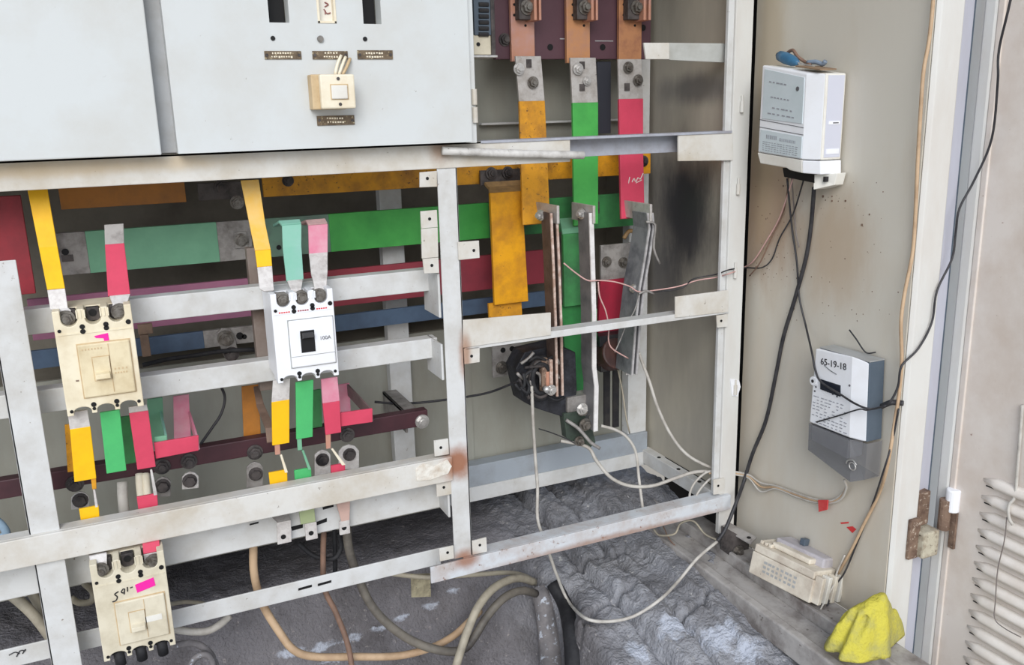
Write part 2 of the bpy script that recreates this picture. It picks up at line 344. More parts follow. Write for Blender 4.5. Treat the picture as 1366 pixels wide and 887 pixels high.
sheet('added_gap_lining', M_GAPSHADE, (1.075, 1.078, .018, BACK + .03, .55, 2.05), (1.024, 1.078, .16, .163, .55, 2.05), (1.0445, 1.078, .017, .020, .55, 2.05), parent=wr)  # added panels closing the void behind the gap
g = G()
for k in range(90):
    x = random.gauss(1030, 26); y = random.gauss(330, 55)
    if x < 1004: continue
    p = atX(x, y, 1.0402); g.cyl(p, (-1, 0, 0), random.uniform(.0004, .0013), .0004, 7)
for k in range(40):
    x = random.uniform(1090, 1200); y = random.uniform(240, 430)
    p = atX(x, y, 1.0402); g.cyl(p, (-1, 0, 0), random.uniform(.0004, .0011), .0004, 7)
make('rust_specks', g, M_RUST, wr, kind='stuff')
for (x, y) in ((1022, 292), (1045, 248), (1110, 262), (1150, 300), (1128, 268), (1160, 286), (1110, 268), (1098, 262)):
    p = atX(x, y, 1.040); g = G(); g.cyl(p, (-1, 0, 0), random.uniform(.0012, .0022), .0006, 9); make('rust_spot', g, M_RUST, wr)

def ss(a, b, t):
    t = max(0, min(1, (t - a) / (b - a))); return t * t * (3 - 2 * t)
from mathutils import noise as N
def hmap(x, y):
    p = Vector((x, y, 0))
    base = .455 + .215 * ss(.10, .285, y)
    edge = .66 + .035 * N.noise(p * 9) - .06 * ss(.0, -.3, y)
    led = ss(edge - .045, edge + .025, x)
    ledge = .640 - .05 * ss(.02, -.35, y) + .04 * ss(.10, .28, y)
    # mortar laid in long strips beside the channel, broken across in places
    xw = x + .016 * N.noise(Vector((3, y * 5, 1))) + .006 * N.noise(p * 30)
    ledge += .020 * ss(.735, .755, xw) - .014 * ss(.80, .812, xw) + .018 * ss(.845, .87, xw)
    for (gx, dep) in ((.742, .016), (.806, .020), (.862, .010)): ledge -= dep * math.exp(-((xw - gx) / .006) ** 2)
    for (gy, ga, gb, dep) in ((-.02, .62, .80, .020), (-.14, .78, .92, .016), (.10, .70, .86, .014)):
        yw = y + .03 * N.noise(Vector((x * 9, gy * 31, 2))) - (x - .75) * .35
        ledge -= dep * math.exp(-((yw - gy) / .006) ** 2) * ss(ga, ga + .03, x) * ss(gb, gb - .03, x)
    ledge += .020 * math.exp(-((x - .84) / .06) ** 2 - ((y + .16) / .12) ** 2)
    h = base * (1 - led) + max(base, ledge) * led
    pa = Vector((x * 1.6, y * .7, 0))
    h += (N.noise(pa * 14) * .007 + N.noise(pa * 34) * .006 + N.noise(p * 80) * .0036 + N.noise(p * 150) * .0022) * (.4 + led * .7)
    return h
def proj(P):
    q = CAMM.transposed() @ (Vector(P) - CP); return q.x / q.z * FPX + 683, q.y / q.z * FPX + 443.5
def onfloor(x, y, lift=.006):
    """where the sight line through a pixel meets the pit floor"""
    d = ray(x, y); t = .6
    for _ in range(900):
        P = CP + d * t
        if P.z <= hmap(P.x, P.y) + lift: return P
        t += .002
    return P
g = G(); NX, NY = 380, 290; x0, x1, y0, y1 = -.50, 1.03, -.62, .595
for j in range(NY + 1):
    for i in range(NX + 1):
        x = x0 + (x1 - x0) * i / NX; y = y0 + (y1 - y0) * j / NY
        g.v.append(Vector((x, y, hmap(x, y))))
g.f = [(j * (NX + 1) + i, j * (NX + 1) + i + 1, (j + 1) * (NX + 1) + i + 1, (j + 1) * (NX + 1) + i) for j in range(NY) for i in range(NX)]
SPL = []      # spilt paint: centre and radii on the ground, in metres
for (x, y, rx_, ry_) in ((390, 872, .05, .008), (430, 862, .05, .007), (470, 852, .04, .007), (505, 840, .035, .006), (535, 826, .03, .006), (575, 808, .03, .007), (605, 790, .025, .006), (450, 880, .05, .006), (900, 832, .06, .05), (960, 850, .07, .05), (850, 868, .03, .05), (1000, 872, .05, .04)):
    P = onfloor(x, y, 0); SPL.append((P.x, P.y, rx_, ry_))
def floor_mat():
    m = mat('pit_concrete', (152, 153, 158), .9, dirt=(102, 100, 101), amt=.7, scale=9, speck=(196, 194, 192), samt=.62, sscale=90, bump=1.3, bscale=190)
    t = m.node_tree; b = t.nodes['Principled BSDF']; cur = b.inputs['Base Color'].links[0].from_socket
    at_ = t.nodes.new('ShaderNodeAttribute'); at_.attribute_name = 'left_dark'
    mx = t.nodes.new('ShaderNodeMix'); mx.data_type = 'RGBA'; mx.blend_type = 'MULTIPLY'; mx.inputs[7].default_value = lin((206, 200, 198))
    t.links.new(at_.outputs['Fac'], mx.inputs[0]); t.links.new(cur, mx.inputs[6])
    a2 = t.nodes.new('ShaderNodeAttribute'); a2.attribute_name = 'spill'
    n = t.nodes.new('ShaderNodeTexNoise'); n.inputs['Scale'].default_value = 55; n.inputs['Detail'].default_value = 8; n.inputs['Roughness'].default_value = .75
    co = t.nodes.new('ShaderNodeTexCoord'); t.links.new(co.outputs['Object'], n.inputs['Vector'])
    ad = t.nodes.new('ShaderNodeMath'); ad.operation = 'ADD'; t.links.new(a2.outputs['Fac'], ad.inputs[0]); t.links.new(n.outputs['Fac'], ad.inputs[1])
    r = t.nodes.new('ShaderNodeMapRange'); r.inputs[1].default_value = 1.02; r.inputs[2].default_value = 1.2; r.inputs[4].default_value = .85
    t.links.new(ad.outputs[0], r.inputs[0])
    m2_ = t.nodes.new('ShaderNodeMix'); m2_.data_type = 'RGBA'; m2_.inputs[7].default_value = lin((188, 194, 206))
    t.links.new(r.outputs[0], m2_.inputs[0]); t.links.new(mx.outputs[2], m2_.inputs[6]); t.links.new(m2_.outputs[2], b.inputs['Base Color'])
    return m
fl = make('floor', g, floor_mat(), None, smooth=True, kind='structure')
A1 = fl.data.attributes.new('left_dark', 'FLOAT', 'POINT'); A2 = fl.data.attributes.new('spill', 'FLOAT', 'POINT')
for i, v in enumerate(g.v):
    A1.data[i].value = 1 - ss(.58, .74, v.x + .04 * N.noise(v * 8))  # pit floor multiplied darker towards the left
    A2.data[i].value = max(math.exp(-(((v.x - sx_) / rx_) ** 2 + ((v.y - sy_) / ry_) ** 2)) for (sx_, sy_, rx_, ry_) in SPL) * .75
# pit wall behind the cabinet, below its rear rail
sheet('wall_pit', M_CONC, (-.75, 1.07, .60, .62, .40, 1.09), (-.75, 1.07, BACK + .01, .60, 1.082, 1.088))

# kiosk base channel along the side wall
ch = structure('trim_1', (.97, -.05, .66))
M_CHAN = mat('base_channel_paint', (176, 172, 168), .55, dirt=(112, 104, 100), amt=.7, scale=18, streak=1, speck=(90, 80, 74), samt=.64, sscale=90, bump=.2)
g = G(); g.box(.910, .928, -.60, .25, .630, .674); make('channel_lip', g, M_CHAN, ch, bevel=.003)
g = G(); g.box(.928, .972, -.60, .25, .640, .668); make('channel_web', g, M_CHAN, ch, bevel=.002)
g = G(); g.box(.972, .980, -.60, .25, .640, .690); make('channel_rib', g, M_CHAN, ch, bevel=.002)
g = G(); g.box(.984, 1.026, -.60, .25, .640, .686); make('channel_flange', g, M_CHAN, ch, bevel=.002)

# kiosk front post with its folded flanges
kp = structure('trim_2', (1.08, -.34, .6))
g = G(); g.prism([(1.041, -.3445, 0.45), (1.047, -.350, .45), (1.088, -.350, .45), (1.094, -.346, .45), (1.094, -.30, .45), (1.0455, -.30, .45), (1.0455, -.3445, .45)], (0, 0, 1.6)); make('flange', g, M_POST, kp, bevel=.0025)
g = G(); g.prism([(1.0942, -.340, 0.45), (1.128, -.334, .45), (1.128, -.29, .45), (1.0942, -.29, .45)], (0, 0, 1.6)); make('rebate', g, mat('shaded_lilac_rebate', (186, 188, 200), .55, dirt=(160, 150, 150), amt=.3, scale=9, streak=.3), kp, bevel=.001)  # lilac grey puts the shade of the set-back face into its colour
g = G(); g.box(1.1282, 1.137, -.330, -.29, .45, 2.05); make('gasket', g, M_BLUEGREY, kp, bevel=.002)

g = G(); g.box(1.1285, 1.30, -.289, -.280, .45, 2.05); make('outer_skin', g, M_POST, kp)
# louvred kiosk door, opened towards the camera
kd = structure('door_1', (1.145, -.36, .5))
DX = 1.142
def louvres():
    rows = []
    for k in range(12):
        zc = .945 - k * .0275
        rows.append(zc)
    return rows
g = G(); g.box(DX, DX + .004, -1.0, -.362, .45, 2.05); make('panel', g, M_KDOOR, kd)
g = G(); g.box(DX - .004, DX + .026, -.362, -.340, .45, 2.05); make('hinge_stile', g, M_POST, kd, bevel=.004)
g = G(); g.box(DX - .003, DX + .004, -.372, -.362, .45, 2.05); make('fold', g, M_KDOOR, kd, bevel=.0015)
for zc in louvres():
    g = G()
    yA, yB = -.416, -.62
    n = 9; vs = []; fs = []
    prof = [(0.0, .0115), (-.006, .0075), (-.0095, .001), (-.008, -.0045), (0.0, -.006)]
    for i in range(n):
        t = i / (n - 1); y = yA + (yB - yA) * t
        k = min(1, min(t, 1 - t) * 9); k = math.sqrt(k) if k > 0 else 0.0
        for (dx, dz) in prof: vs.append((DX + dx * k, y, zc + dz * (.25 + .75 * k)))
    for i in range(n - 1):
        for j in range(4): fs.append((i * 5 + j, i * 5 + j + 1, i * 5 + 5 + j + 1, i * 5 + 5 + j))
    g.add(vs, fs); o = make('louvre', g, mat('louvre_paint', (232, 226, 218), .5, dirt=(196, 180, 164), amt=.35, scale=14), kd, smooth=True)
    so = o.modifiers.new('s', 'SOLIDIFY'); so.thickness = .0014
    g = G(); g.box(DX - .0006, DX + .002, yB + .006, yA - .006, zc - .0080, zc - .0062); make('louvre_slot', g, M_BLACK, kd)
# rusty hinge between post and door
h0 = atX(1272, 663, 1.138)
hi = atX(1232, 702, 1.10)
g = G(); g.box(1.070, 1.092, -.357, -.350, .800, .868); make('hinge_leaf', g, M_RUST, kp, bevel=.002)
g = G(); g.box(1.088, 1.122, -.368, -.340, .802, .846); make('hinge_knuckle', g, mat('grimy_hinge_paint', (190, 184, 164), .6, dirt=(110, 84, 62), amt=.6, scale=60, speck=(70, 54, 44), samt=.6, bump=.3), kp, bevel=.003)
g = G(); g.box(1.094, 1.118, -.348, -.325, .848, .905); make('hinge_bracket', g, M_RUST, kp, bevel=.002)
g = G(); g.cyl((1.130, -.366, .845), (0, 0, 1), .009, .05, 14); make('hinge_barrel', g, M_RUST, kd, smooth=False)
g = G(); g.cyl((1.138, -.372, .876), (0, 0, 1), .0105, .037, 18); make('hinge_cap', g, M_WHITE, kd, bevel=.002, smooth=False)
g = G(); g.box(1.1365, 1.141, -.382, -.372, .815, .875); make('hinge_slot', g, M_RUST, kd)

# ------------------------------------------------------------------ inner cabinet frame
fr = thing('switchgear_cabinet', (.42, .14, .76), 'grey painted open cabinet frame with two upper doors, carrying busbars and breakers', 'cabinet')
def fpb(name, xl, xr, yt, yb, Y, d, m=M_FRAME, bevel=.0012):
    g = G(); g.pb(xl, xr, yt, yb, Y, d); return make(name, g, m, fr, bevel=bevel)
def fbx(name, x0, x1, y0, y1, z0, z1, m=M_FRAME, bevel=.0012):
    g = G(); g.box(x0, x1, y0, y1, z0, z1); return make(name, g, m, fr, bevel=bevel)
XTE = at(760, 205).x
g = G(); g.box(-.30, XTE, -.002, .002, 1.420, 1.457); g.box(-.30, XTE, -.002, .030, 1.453, 1.457)
make('top_beam', g, M_BEAM, fr, bevel=.0008)
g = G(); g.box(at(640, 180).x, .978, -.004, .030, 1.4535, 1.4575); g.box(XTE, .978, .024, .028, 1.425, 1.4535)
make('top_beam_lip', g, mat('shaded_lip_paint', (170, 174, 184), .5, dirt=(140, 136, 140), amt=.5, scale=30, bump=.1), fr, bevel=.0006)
g = G(); g.quad([(905, 180), (978, 177), (978, 214), (905, 215)], -.002, .004); make('top_beam_end', g, M_BEAM, fr, bevel=.0008)
# uprights
g = G(); g.box(.4455, .477, 0, .003, .785, 1.42); g.box(.474, .477, 0, .03, .785, 1.42); make('centre_upright', g, M_FRAME, fr, bevel=.0008)
zt = at(10, 348).z
g = G(); g.box(-.1525, -.1155, .003, .006, .50, zt); g.box(-.1525, -.1495, .003, .035, .50, zt); make('left_upright', g, M_FRAME, fr, bevel=.0008)
fbx('right_upright', .981, 1.017, 0, .010, .705, 2.0, M_POST)
fbx('right_upright_lip', .969, .981, .004, .012, .79, 2.0, M_FRAME)
fbx('rear_upright', at(838, 550, .262).x, at(862, 550, .262).x, .262, .288, .77, 2.0)
fbx('rear_upright', at(523, 540, .266).x, at(551, 540, .266).x, .266, .288, .77, 1.45)
fbx('rear_upright', -.42, -.39, .266, .288, .77, 2.0)
g = G(); g.box(at(600, 640, .255).x, .985, .2515, .2548, .755, .785); make('rear_rail_lip', g, M_FRAME, fr, bevel=.0008)
# rails of the breaker mounting plane
ZA0, ZA1 = at(265, 422, .05).z, at(265, 390, .05).z
ZB0, ZB1 = at(275, 517, .05).z, at(275, 494, .05).z
fbx('mounting_rail', -.40, at(574, 378, .05).x, .05, .075, ZA0, ZA1)
fbx('mounting_rail', -.40, at(584, 464, .05).x, .05, .075, ZB0 - .004, ZB1 + .003)
zr0, zr1 = at(408, 715, .05).z, at(408, 680, .05).z
fbx('mounting_rail', -.40, at(592, 655, .05).x, .05, .075, zr0, zr1)
zq1, zq0 = at(408, 773, .05).z, at(408, 796, .05).z
fbx('bottom_rail', -.40, at(588, 742, .05).x, .05, .053, zq0, zq1, M_FRAME)
fbx('lower_beam', -.40, .447, -.006, .0, .9265, .9675, M_BEAM)
fbx('lower_beam_lip', -.40, .447, .0, .022, .9645, .9675, M_BEAM)
fpb('breaker_upright', 338, 358, 330, 522, .076, .02, mat('brownish_grey_paint', (128, 116, 108), .55, dirt=(96, 70, 54), amt=.6, scale=14, bump=.1))
# arms that tie the rails to the centre upright
for (zc0, zc1) in ((ZA0 - .035, ZA1), (ZB0 - .03, ZB1 + .003), (zr0, zr1)):
    fbx('rail_arm', .4405, .4445, .006, .076, zc0, zc1, M_FRAME)
# right bay
g = G(); g.box(.400, 1.0, -.010, -.006, .757, .786); g.box(.46, 1.0, -.006, .022, .783, .786)
make('right_bay_bottom_rail', g, M_RUSTFRAME, fr, bevel=.0008)
g = G(); g.box(.477, .985, -.004, .024, 1.1385, 1.150); make('right_bay_middle_rail', g, M_FRAME, fr, bevel=.001)
g = G(); g.quad([(618, 427), (735, 417), (735, 447), (618, 464)], -.006, .003); make('middle_rail_plate', g, M_BEAM, fr, bevel=.0006)
g = G(); g.quad([(901, 396), (972, 387), (972, 416), (901, 424)], -.006, .003); make('middle_rail_plate', g, M_BEAM, fr, bevel=.0006)
# upper side strap
g = G(); g.quad([(859, 57), (893, 57), (893, 79), (862, 79)], .020, .004); make('upper_strap_end', g, M_BEAM, fr, bevel=.0006)
g = G(); g.quad([(893, 57), (978, 58), (978, 84), (893, 80)], .024, .004); make('upper_strap', g, mat('strap_grey_paint', (182, 184, 180), .55, dirt=(150, 148, 140), amt=.5, scale=18, bump=.1), fr, bevel=.0006)  # greyer and darker than the strap end
# rear rail and side rail
fbx('rear_rail', at(600, 640, .255).x, .985, .255, .285, .755, at(740, 600, .255).z, mat('rear_rail_paint', (160, 168, 176), .5, dirt=(120, 116, 112), amt=.4, scale=12, bump=.1))
fbx('rear_rail', -.42, at(600, 640, .255).x - .002, .255, .285, .755, at(740, 600, .255).z, M_SHEET)
fbx('side_rail', .972, .990, .012, .255, .760, .790)
for y in (.06, .13, .2): hole(fr, (.978 , y, .7903), (0, 0, 1), .004)
sd = G(); sd.box(.992, .996, .03, BACK, .79, 2.0); make('side_sheet', sd, M_SIDE, fr)
# corner plates, each with its screw
def gusset(pts, Y=-.004, screw=None, d=.003):
    g = G(); g.quad(pts, Y, d); o = make('corner_plate', g, M_BEAM, fr, bevel=.0005)
    if screw: hole(fr, at(screw[0], screw[1], Y), r=.0024, name='screw')
gusset([(560, 230), (583, 228), (583, 249), (560, 250)], screw=(570, 238))
gusset([(561, 282), (583, 280), (584, 303), (562, 305)], screw=(573, 292))
gusset([(562, 305.5), (584, 303.5), (585, 343), (563, 345)])
gusset([(564, 345.5), (585, 343.5), (586, 364), (566, 365)], screw=(576, 354))
gusset([(611, 323), (639, 321), (640, 344), (612, 347)], screw=(632, 334))
gusset([(619, 465), (640, 462), (640, 483), (620, 486)], screw=(629, 475))
gusset([(579, 588), (598, 585), (599, 606), (580, 609)], screw=(588, 597))
gusset([(582, 643), (603, 639), (603, 659), (583, 663)], Y=.001, screw=(592, 650))
gusset([(586, 732), (605, 728), (606, 745), (587, 749)], Y=-.0135, screw=(597, 737))
gusset([(630, 722), (649, 717), (650, 736), (631, 740)], Y=-.0135, screw=(640, 727))
gusset([(952, 640), (967, 638), (967, 658), (952, 660)], screw=(958, 648))
gusset([(956, 421), (971, 419), (971, 436), (957, 437)], screw=(962, 428))
g = G(); g.quad([(555, 625), (565, 618), (580, 622), (597, 613), (603, 622), (598, 632), (575, 640), (556, 642)], -.0075, .0018)
make('peeling_filler', g, mat('white_filler', (226, 222, 212), .8, dirt=(180, 160, 136), amt=.5, scale=60, bump=.6), fr, bevel=.0006)
fbx('door_upright', at(190, 100, -.003).x, at(245, 100, -.003).x, -.0035, .02, 1.458, 2.04, mat('recessed_upright_paint', (178, 180, 182), .5, dirt=(150, 146, 140), amt=.4, scale=20))
# hinge pins on the right upright
for (x, y) in ((990, 140), (985, 250), (981, 362), (981, 518)):
    p = at(x, y, -.003); g = G(); g.cyl(p - Vector((0, 0, .012)), (0, 0, 1), .0035, .018, 10); g.cyl(p + Vector((0, 0, .006)), (0, 0, 1), .0018, .010, 8)
    make('hinge_pin', g, M_BEAM, fr)
g = G(); g.quad([(974, 505), (986, 507), (988, 516), (984, 529), (977, 528)], -.0015, .0014)
make('torn_tape', g, M_WHITE, fr)
for (x0_, x1_, y_) in ((398, 416, 786), (424, 442, 780)):
    g = G(); g.quad([(x0_, y_ - 1), (x1_, y_ - 6), (x1_, y_ - 3), (x0_, y_ + 2)], .0492, .001); make('rail_slot', g, M_BLACK, fr)
for pts in (((388, 703), (404, 699), (404, 704), (390, 708)), ((421, 697), (436, 691), (436, 696), (422, 701)), ((333, 699), (345, 696), (345, 698), (333, 701)), ((430, 677), (445, 672), (445, 676), (431, 680))):
    g = G(); g.quad(pts, .0492, .001); make('rail_slot', g, M_BLACK, fr)
# handwriting on the lower left rail
strokes(fr, [[at(12, 874, .049), at(20, 870, .049), at(26, 872, .049)], [at(22, 876, .049), at(27, 868, .049), at(34, 868, .049)], [at(30, 872, .049), at(34, 866, .049)]], M_PENBLK, .0008)
# base bracket with bolt where the side upright meets the channel
g = G(); g.quad([(964, 702), (1000, 722), (996, 757), (962, 733)], -.045, .004); make('base_bracket', g, M_SOOT, fr, bevel=.0006)
g = G(); g.prism([atZ(968, 694, .722), atZ(1010, 716, .722), atZ(1001, 725, .722), atZ(962, 702, .722)], (0, 0, -.003)); make('base_bracket', g, M_CHAN, fr, bevel=.0006)
hole(fr, atZ(999, 717, .7225), (0, 0, 1), .004)
bolt(fr, at(984, 735, -.046), r=.009, h=.012)

# thin pale rod lying along the beam end
g = G(); g.tube([at(590, 201, -.012), at(688, 205, -.012), at(778, 207, -.012)], .0062, 12, 4)
rod = make('metal_rod', g, mat('pale_rod_paint', (214, 212, 208), .45, dirt=(130, 124, 118), amt=.4, scale=40, speck=(120, 110, 100), samt=.64), None, smooth=True, label='thin pale metal rod along the beam right of the big door', cat='rod')

# ------------------------------------------------------------------ the two upper doors
g = G(); g.box(-.50, at(216, 207, -.03).x, -.03, -.004, at(110, 211, -.03).z, 2.02); make('door', g, M_DOOR, fr, bevel=.0015, label='plain left door')
DY = -.03
X0, X1 = at(238, 206, DY).x, at(630, 188, DY).x
Zb = at(440, 197, DY).z
# panel built around its three window openings
wins = [(358, 385, 30), (423, 448, 31), (484, 508, 32)]
g = G(); xs = [X0]
zs = at(430, 31, DY).z
for (a, b, y) in wins: xs += [at(a, 15, DY).x, at(b, 15, DY).x]
xs += [X1]
g.box(X0, X1, DY, -.004, Zb, zs)
for i in range(0, 8, 2): g.box(xs[i], xs[i + 1], DY, -.004, zs, zs + .075)
g.box(X0, X1, DY, -.004, zs + .075, 2.02)
d2 = make('door', g, M_DOOR, fr, label='door with window slots')
for i in (1, 5):
    g = G(); g.box(xs[i], xs[i + 1], .0, .004, zs - .005, zs + .08); make('dark_window', g, M_BLACK, d2)
a, b = xs[3], xs[4]
g = G(); g.box(a, a + .003, DY - .001, -.005, zs, zs + .075); g.box(b - .003, b, DY - .001, -.005, zs, zs + .075); g.box(a, b, DY - .001, -.005, zs, zs + .003)
make('window_frame', g, M_CREAM, d2, bevel=.0004)
g = G(); g.box(a + .003, b - .003, -.02, -.016, zs + .003, zs + .075); make('fuse_window', g, M_OFFW, d2)
strokes(d2, [[at(433, 3, -.021), at(438, 6, -.021), at(433, 9, -.021)], [at(432, 12, -.021), at(436, 18, -.021), at(441, 17, -.021)], [at(434, 14, -.021), at(434, 19, -.021)]], mat('reddish_ink', (140, 84, 84), .6, bump=0), .0008)
for (x, y, dark) in ((364, 51, 1), (427, 52, 0), (487, 52, 1)):
    if dark: hole(d2, at(x, y, DY - .0006), r=.003)
    else:
        g = G(); g.cyl(at(x, y, DY), (0, -1, 0), .0042, .003, 12); make('screw', g, M_BOLT, d2)
def plate(xl, xr, yt, yb, lines):
    g = G(); g.pb(xl, xr, yt, yb, DY - .0015, .0016); make('nameplate', g, M_BROWNP, d2)
    g = G()
    for (x_a, x_b, yy) in lines:
        n = int((x_b - x_a) / 3.2)
        for i in range(n):
            xx = x_a + (x_b - x_a) * i / n
            g.pb(xx, xx + random.uniform(1.5, 2.6), yy - 1.3, yy + random.uniform(.3, 1.4), DY - .0020, .0006)
    make('engraving', g, M_CREAM, d2, kind='stuff')
    for xx in (xl + 3, xr - 3):
        g = G(); g.cyl(at(xx, (yt + yb) / 2, DY - .0015), (0, -1, 0), .002, .001, 8); make('rivet', g, M_SOOT, d2)
plate(353, 402, 68, 79, [(363, 390, 71), (362, 391, 76)])
plate(417, 464, 68, 79, [(433, 452, 71), (432, 452, 76)])
plate(477, 524, 67, 79, [(488, 512, 71), (489, 513, 76)])
plate(423, 473, 154, 167, [(436, 459, 158), (437, 460, 163)])
g = G(); g.box(X1, X1 + .011, -.022, -.004, Zb - .002, 2.02); make('hinge_edge', g, M_DOOR, d2, bevel=.001)
for (x, y) in ((633, 134), (634, 158)):
    g = G(); g.cyl(at(x, y, -.024) - Vector((0, 0, .006)), (0, 0, 1), .004, .022, 10); make('hinge_pin', g, M_BEAM, d2)
# surface mounted light switch on that door
sw = thing('light_switch', at(446, 146, DY), 'cream surface mounted light switch on the upper door', 'switch')
SWF = DY - .03
g = G(); g.pb(416, 461, 99, 146, DY - .022, .022); make('back_box', g, M_CREAMD, sw, bevel=.0015)  # darker tan puts the shade of the box side into its colour
g = G(); g.pb(428, 474, 99, 145, SWF - .002, .010); make('front_plate', g, M_CREAM, sw, bevel=.002)
g = G(); g.pb(441, 465, 112, 133, SWF - .0028, .002); make('rocker_frame', g, M_CREAMD, sw, bevel=.0004)
g = G(); g.pb(442.5, 464, 113.5, 132, SWF - .0048, .004); make('rocker', g, M_OFFW, sw, bevel=.0012)
for (x, y) in ((451, 105), (454, 139)):
    g = G(); g.cyl(at(x, y, SWF - .002), (0, -1, 0), .0022, .0008, 10); make('screw', g, M_SOOT, sw)
for k, pts in enumerate((((447, 100), (450, 86), (455, 74)), ((452, 100), (457, 86), (461, 76)), ((457, 100), (463, 88), (467, 78)))):
    g = G(); g.tube([at(x, y, DY - (.012 if i == 0 else .004 if i == 2 else .010)) for i, (x, y) in enumerate(pts)], .0022, 6, 3)
    make('wire', g, M_CREAM if k != 2 else M_CREAMD, sw, smooth=True)

# ------------------------------------------------------------------ horizontal busbars at the back of the cabinet
BY = .215
def zrow(x, y, Y=BY): return at(x, y, Y).z
def busbar(label, segs, zlo, zhi, group='horizontal busbars at the back'):
    """segs: (name, left px, right px, material) along one bar; the row only fixes the depth of the pixel"""
    zc = (zlo + zhi) / 2
    def X(px_):
        lo, hi = -2.0, 3.0
        for _ in range(50):
            m = (lo + hi) / 2; q = CAMM.transposed() @ (Vector((m, BY, zc)) - CP)
            if q.x / q.z * FPX + 683 < px_: lo = m
            else: hi = m
        return lo
    a, b = X(segs[0][1]), X(segs[-1][2])
    t = thing('busbar', ((a + b) / 2, BY + .004, zlo), label, 'busbar', group)
    for (nm, l, r, m) in segs:
        g = G(); g.box(X(l), X(r), BY, BY + .008, zlo, zhi); make(nm, g, m, t, bevel=.0006)
    return t
zy0, zy1 = zrow(500, 254), zrow(780, 196)
zg0, zg1 = zrow(250, 353), zrow(250, 299)
zr_0, zr_1 = zrow(500, 403), zrow(500, 355)
zb0, zb1 = zrow(245, 468), zrow(245, 445)
by1 = busbar('dull orange busbar high behind the left breaker, left stretch', [('bar', 78, 246, M_ORANGE)], zy0, zy1)
by2 = busbar('ochre yellow busbar running right from the middle breaker strips', [('bar', 350, 868, M_OCHRE)], zy0, zy1)
bg1 = busbar('pale green busbar with bare grey ends on the left', [('bare_end', 78, 117, M_ALU), ('bar', 117, 291, M_GRNP), ('bare_end', 291, 336, M_ALU)], zg0, zg1)
bg2 = busbar('bright green busbar right of the middle breaker strips', [('bare_end', 338, 440, mat('greyed_green', (112, 146, 126), .5, dirt=(96, 104, 100), amt=.6, scale=20)), ('bar', 440, 652, M_GRNB), ('sooty_bar', 652, 856, M_GRND)], zg0, zg1)
br1 = busbar('mauve painted busbar above the left mounting rail', [('bar', 40, 340, M_MAUVE)], zr_0, zr_1)
br2 = busbar('dark red busbar ending short of the burnt blade', [('bar', 342, 738, M_REDM)], zr_0, zr_1)
bb1 = busbar('dark blue busbar with bare end left of the middle breaker', [('bar', 20, 272, M_BLUE), ('bare_end', 272, 345, M_ALU)], zb0, zb1)
bb2 = busbar('dark blue busbar right of the white breaker', [('bar', 347, 738, M_BLUE)], zb0, zb1)
# joints and bolts on them
def patch(parent, name, xl, xr, yt, yb, Y, m, d=.004): 
    g = G(); g.pb(xl, xr, yt, yb, Y, d); return make(name, g, m, parent, bevel=.0006)
patch(by2, 'joint_plate', 264, 330, 243, 266, BY - .005, M_SOOT); bolt(by2, at(296, 250, BY - .005), r=.009, m=M_SOOT); bolt(by2, at(316, 270, BY - .004), r=.008)
bolt(by2, at(858, 215, BY), r=.008, m=M_SOOT); bolt(by2, at(384, 241, BY), r=.007, m=M_SOOT)
patch(bg1, 'bolt_plate', 313, 330, 309, 331, BY - .004, M_ALU); bolt(bg1, at(322, 320, BY - .004), r=.008)
hole(bg1, at(87, 336, BY - .0006), r=.005); patch(bg1, 'stained_patch', 82, 98, 340, 349, BY - .001, M_SOOT, .001)
hole(bg2, at(372, 330, BY - .0006), r=.004)
lk = thing('bus_link', at(300, 462, BY - .008), 'grey bolted link plate hanging below the left dark blue busbar', 'link')
g = G(); g.prism([at(x, y, BY - .006) for x, y in ((289, 445), (296, 438), (306, 438), (312, 446), (319, 474), (313, 483), (303, 483), (297, 472))], (0, .005, 0)); make('plate', g, M_ALU, lk, bevel=.0006)
bolt(lk, at(301, 451, BY - .006), r=.010, h=.014); bolt(lk, at(309, 472, BY - .006), r=.009, m=M_SOOT)
hole(bb1, at(320, 448, BY - .0006), r=.006); hole(bb1, at(326, 449, BY - .0006), r=.004)
g = G(); g.tube([at(190, 487, .2), at(225, 479, .2), at(260, 474, .2), at(300, 468, .2), at(345, 466, .2)], .004, 6)
make('earth_strap', g, M_RUBBER, None, smooth=True, label='dark cable drooping under the left dark blue busbar', cat='cable')
g = G(); g.pb(-40, 38, 262, 396, .12, .008)
make('vertical_busbar', g, M_REDD, None, bevel=.0008, label='broad dark red vertical bar at the far left edge', cat='busbar')
bk = thing('bus_clamp', at(188, 452, .18), 'rusty brown clamp beside the right side of the left breaker', 'clamp')
g = G(); g.pb(184, 204, 433, 446, .17, .012); g.pb(188, 200, 446, 476, .172, .01); make('body', g, mat('brown_clamp', (150, 124, 104), .6, dirt=(96, 80, 70), amt=.5, scale=40, bump=.2), bk, bevel=.001)

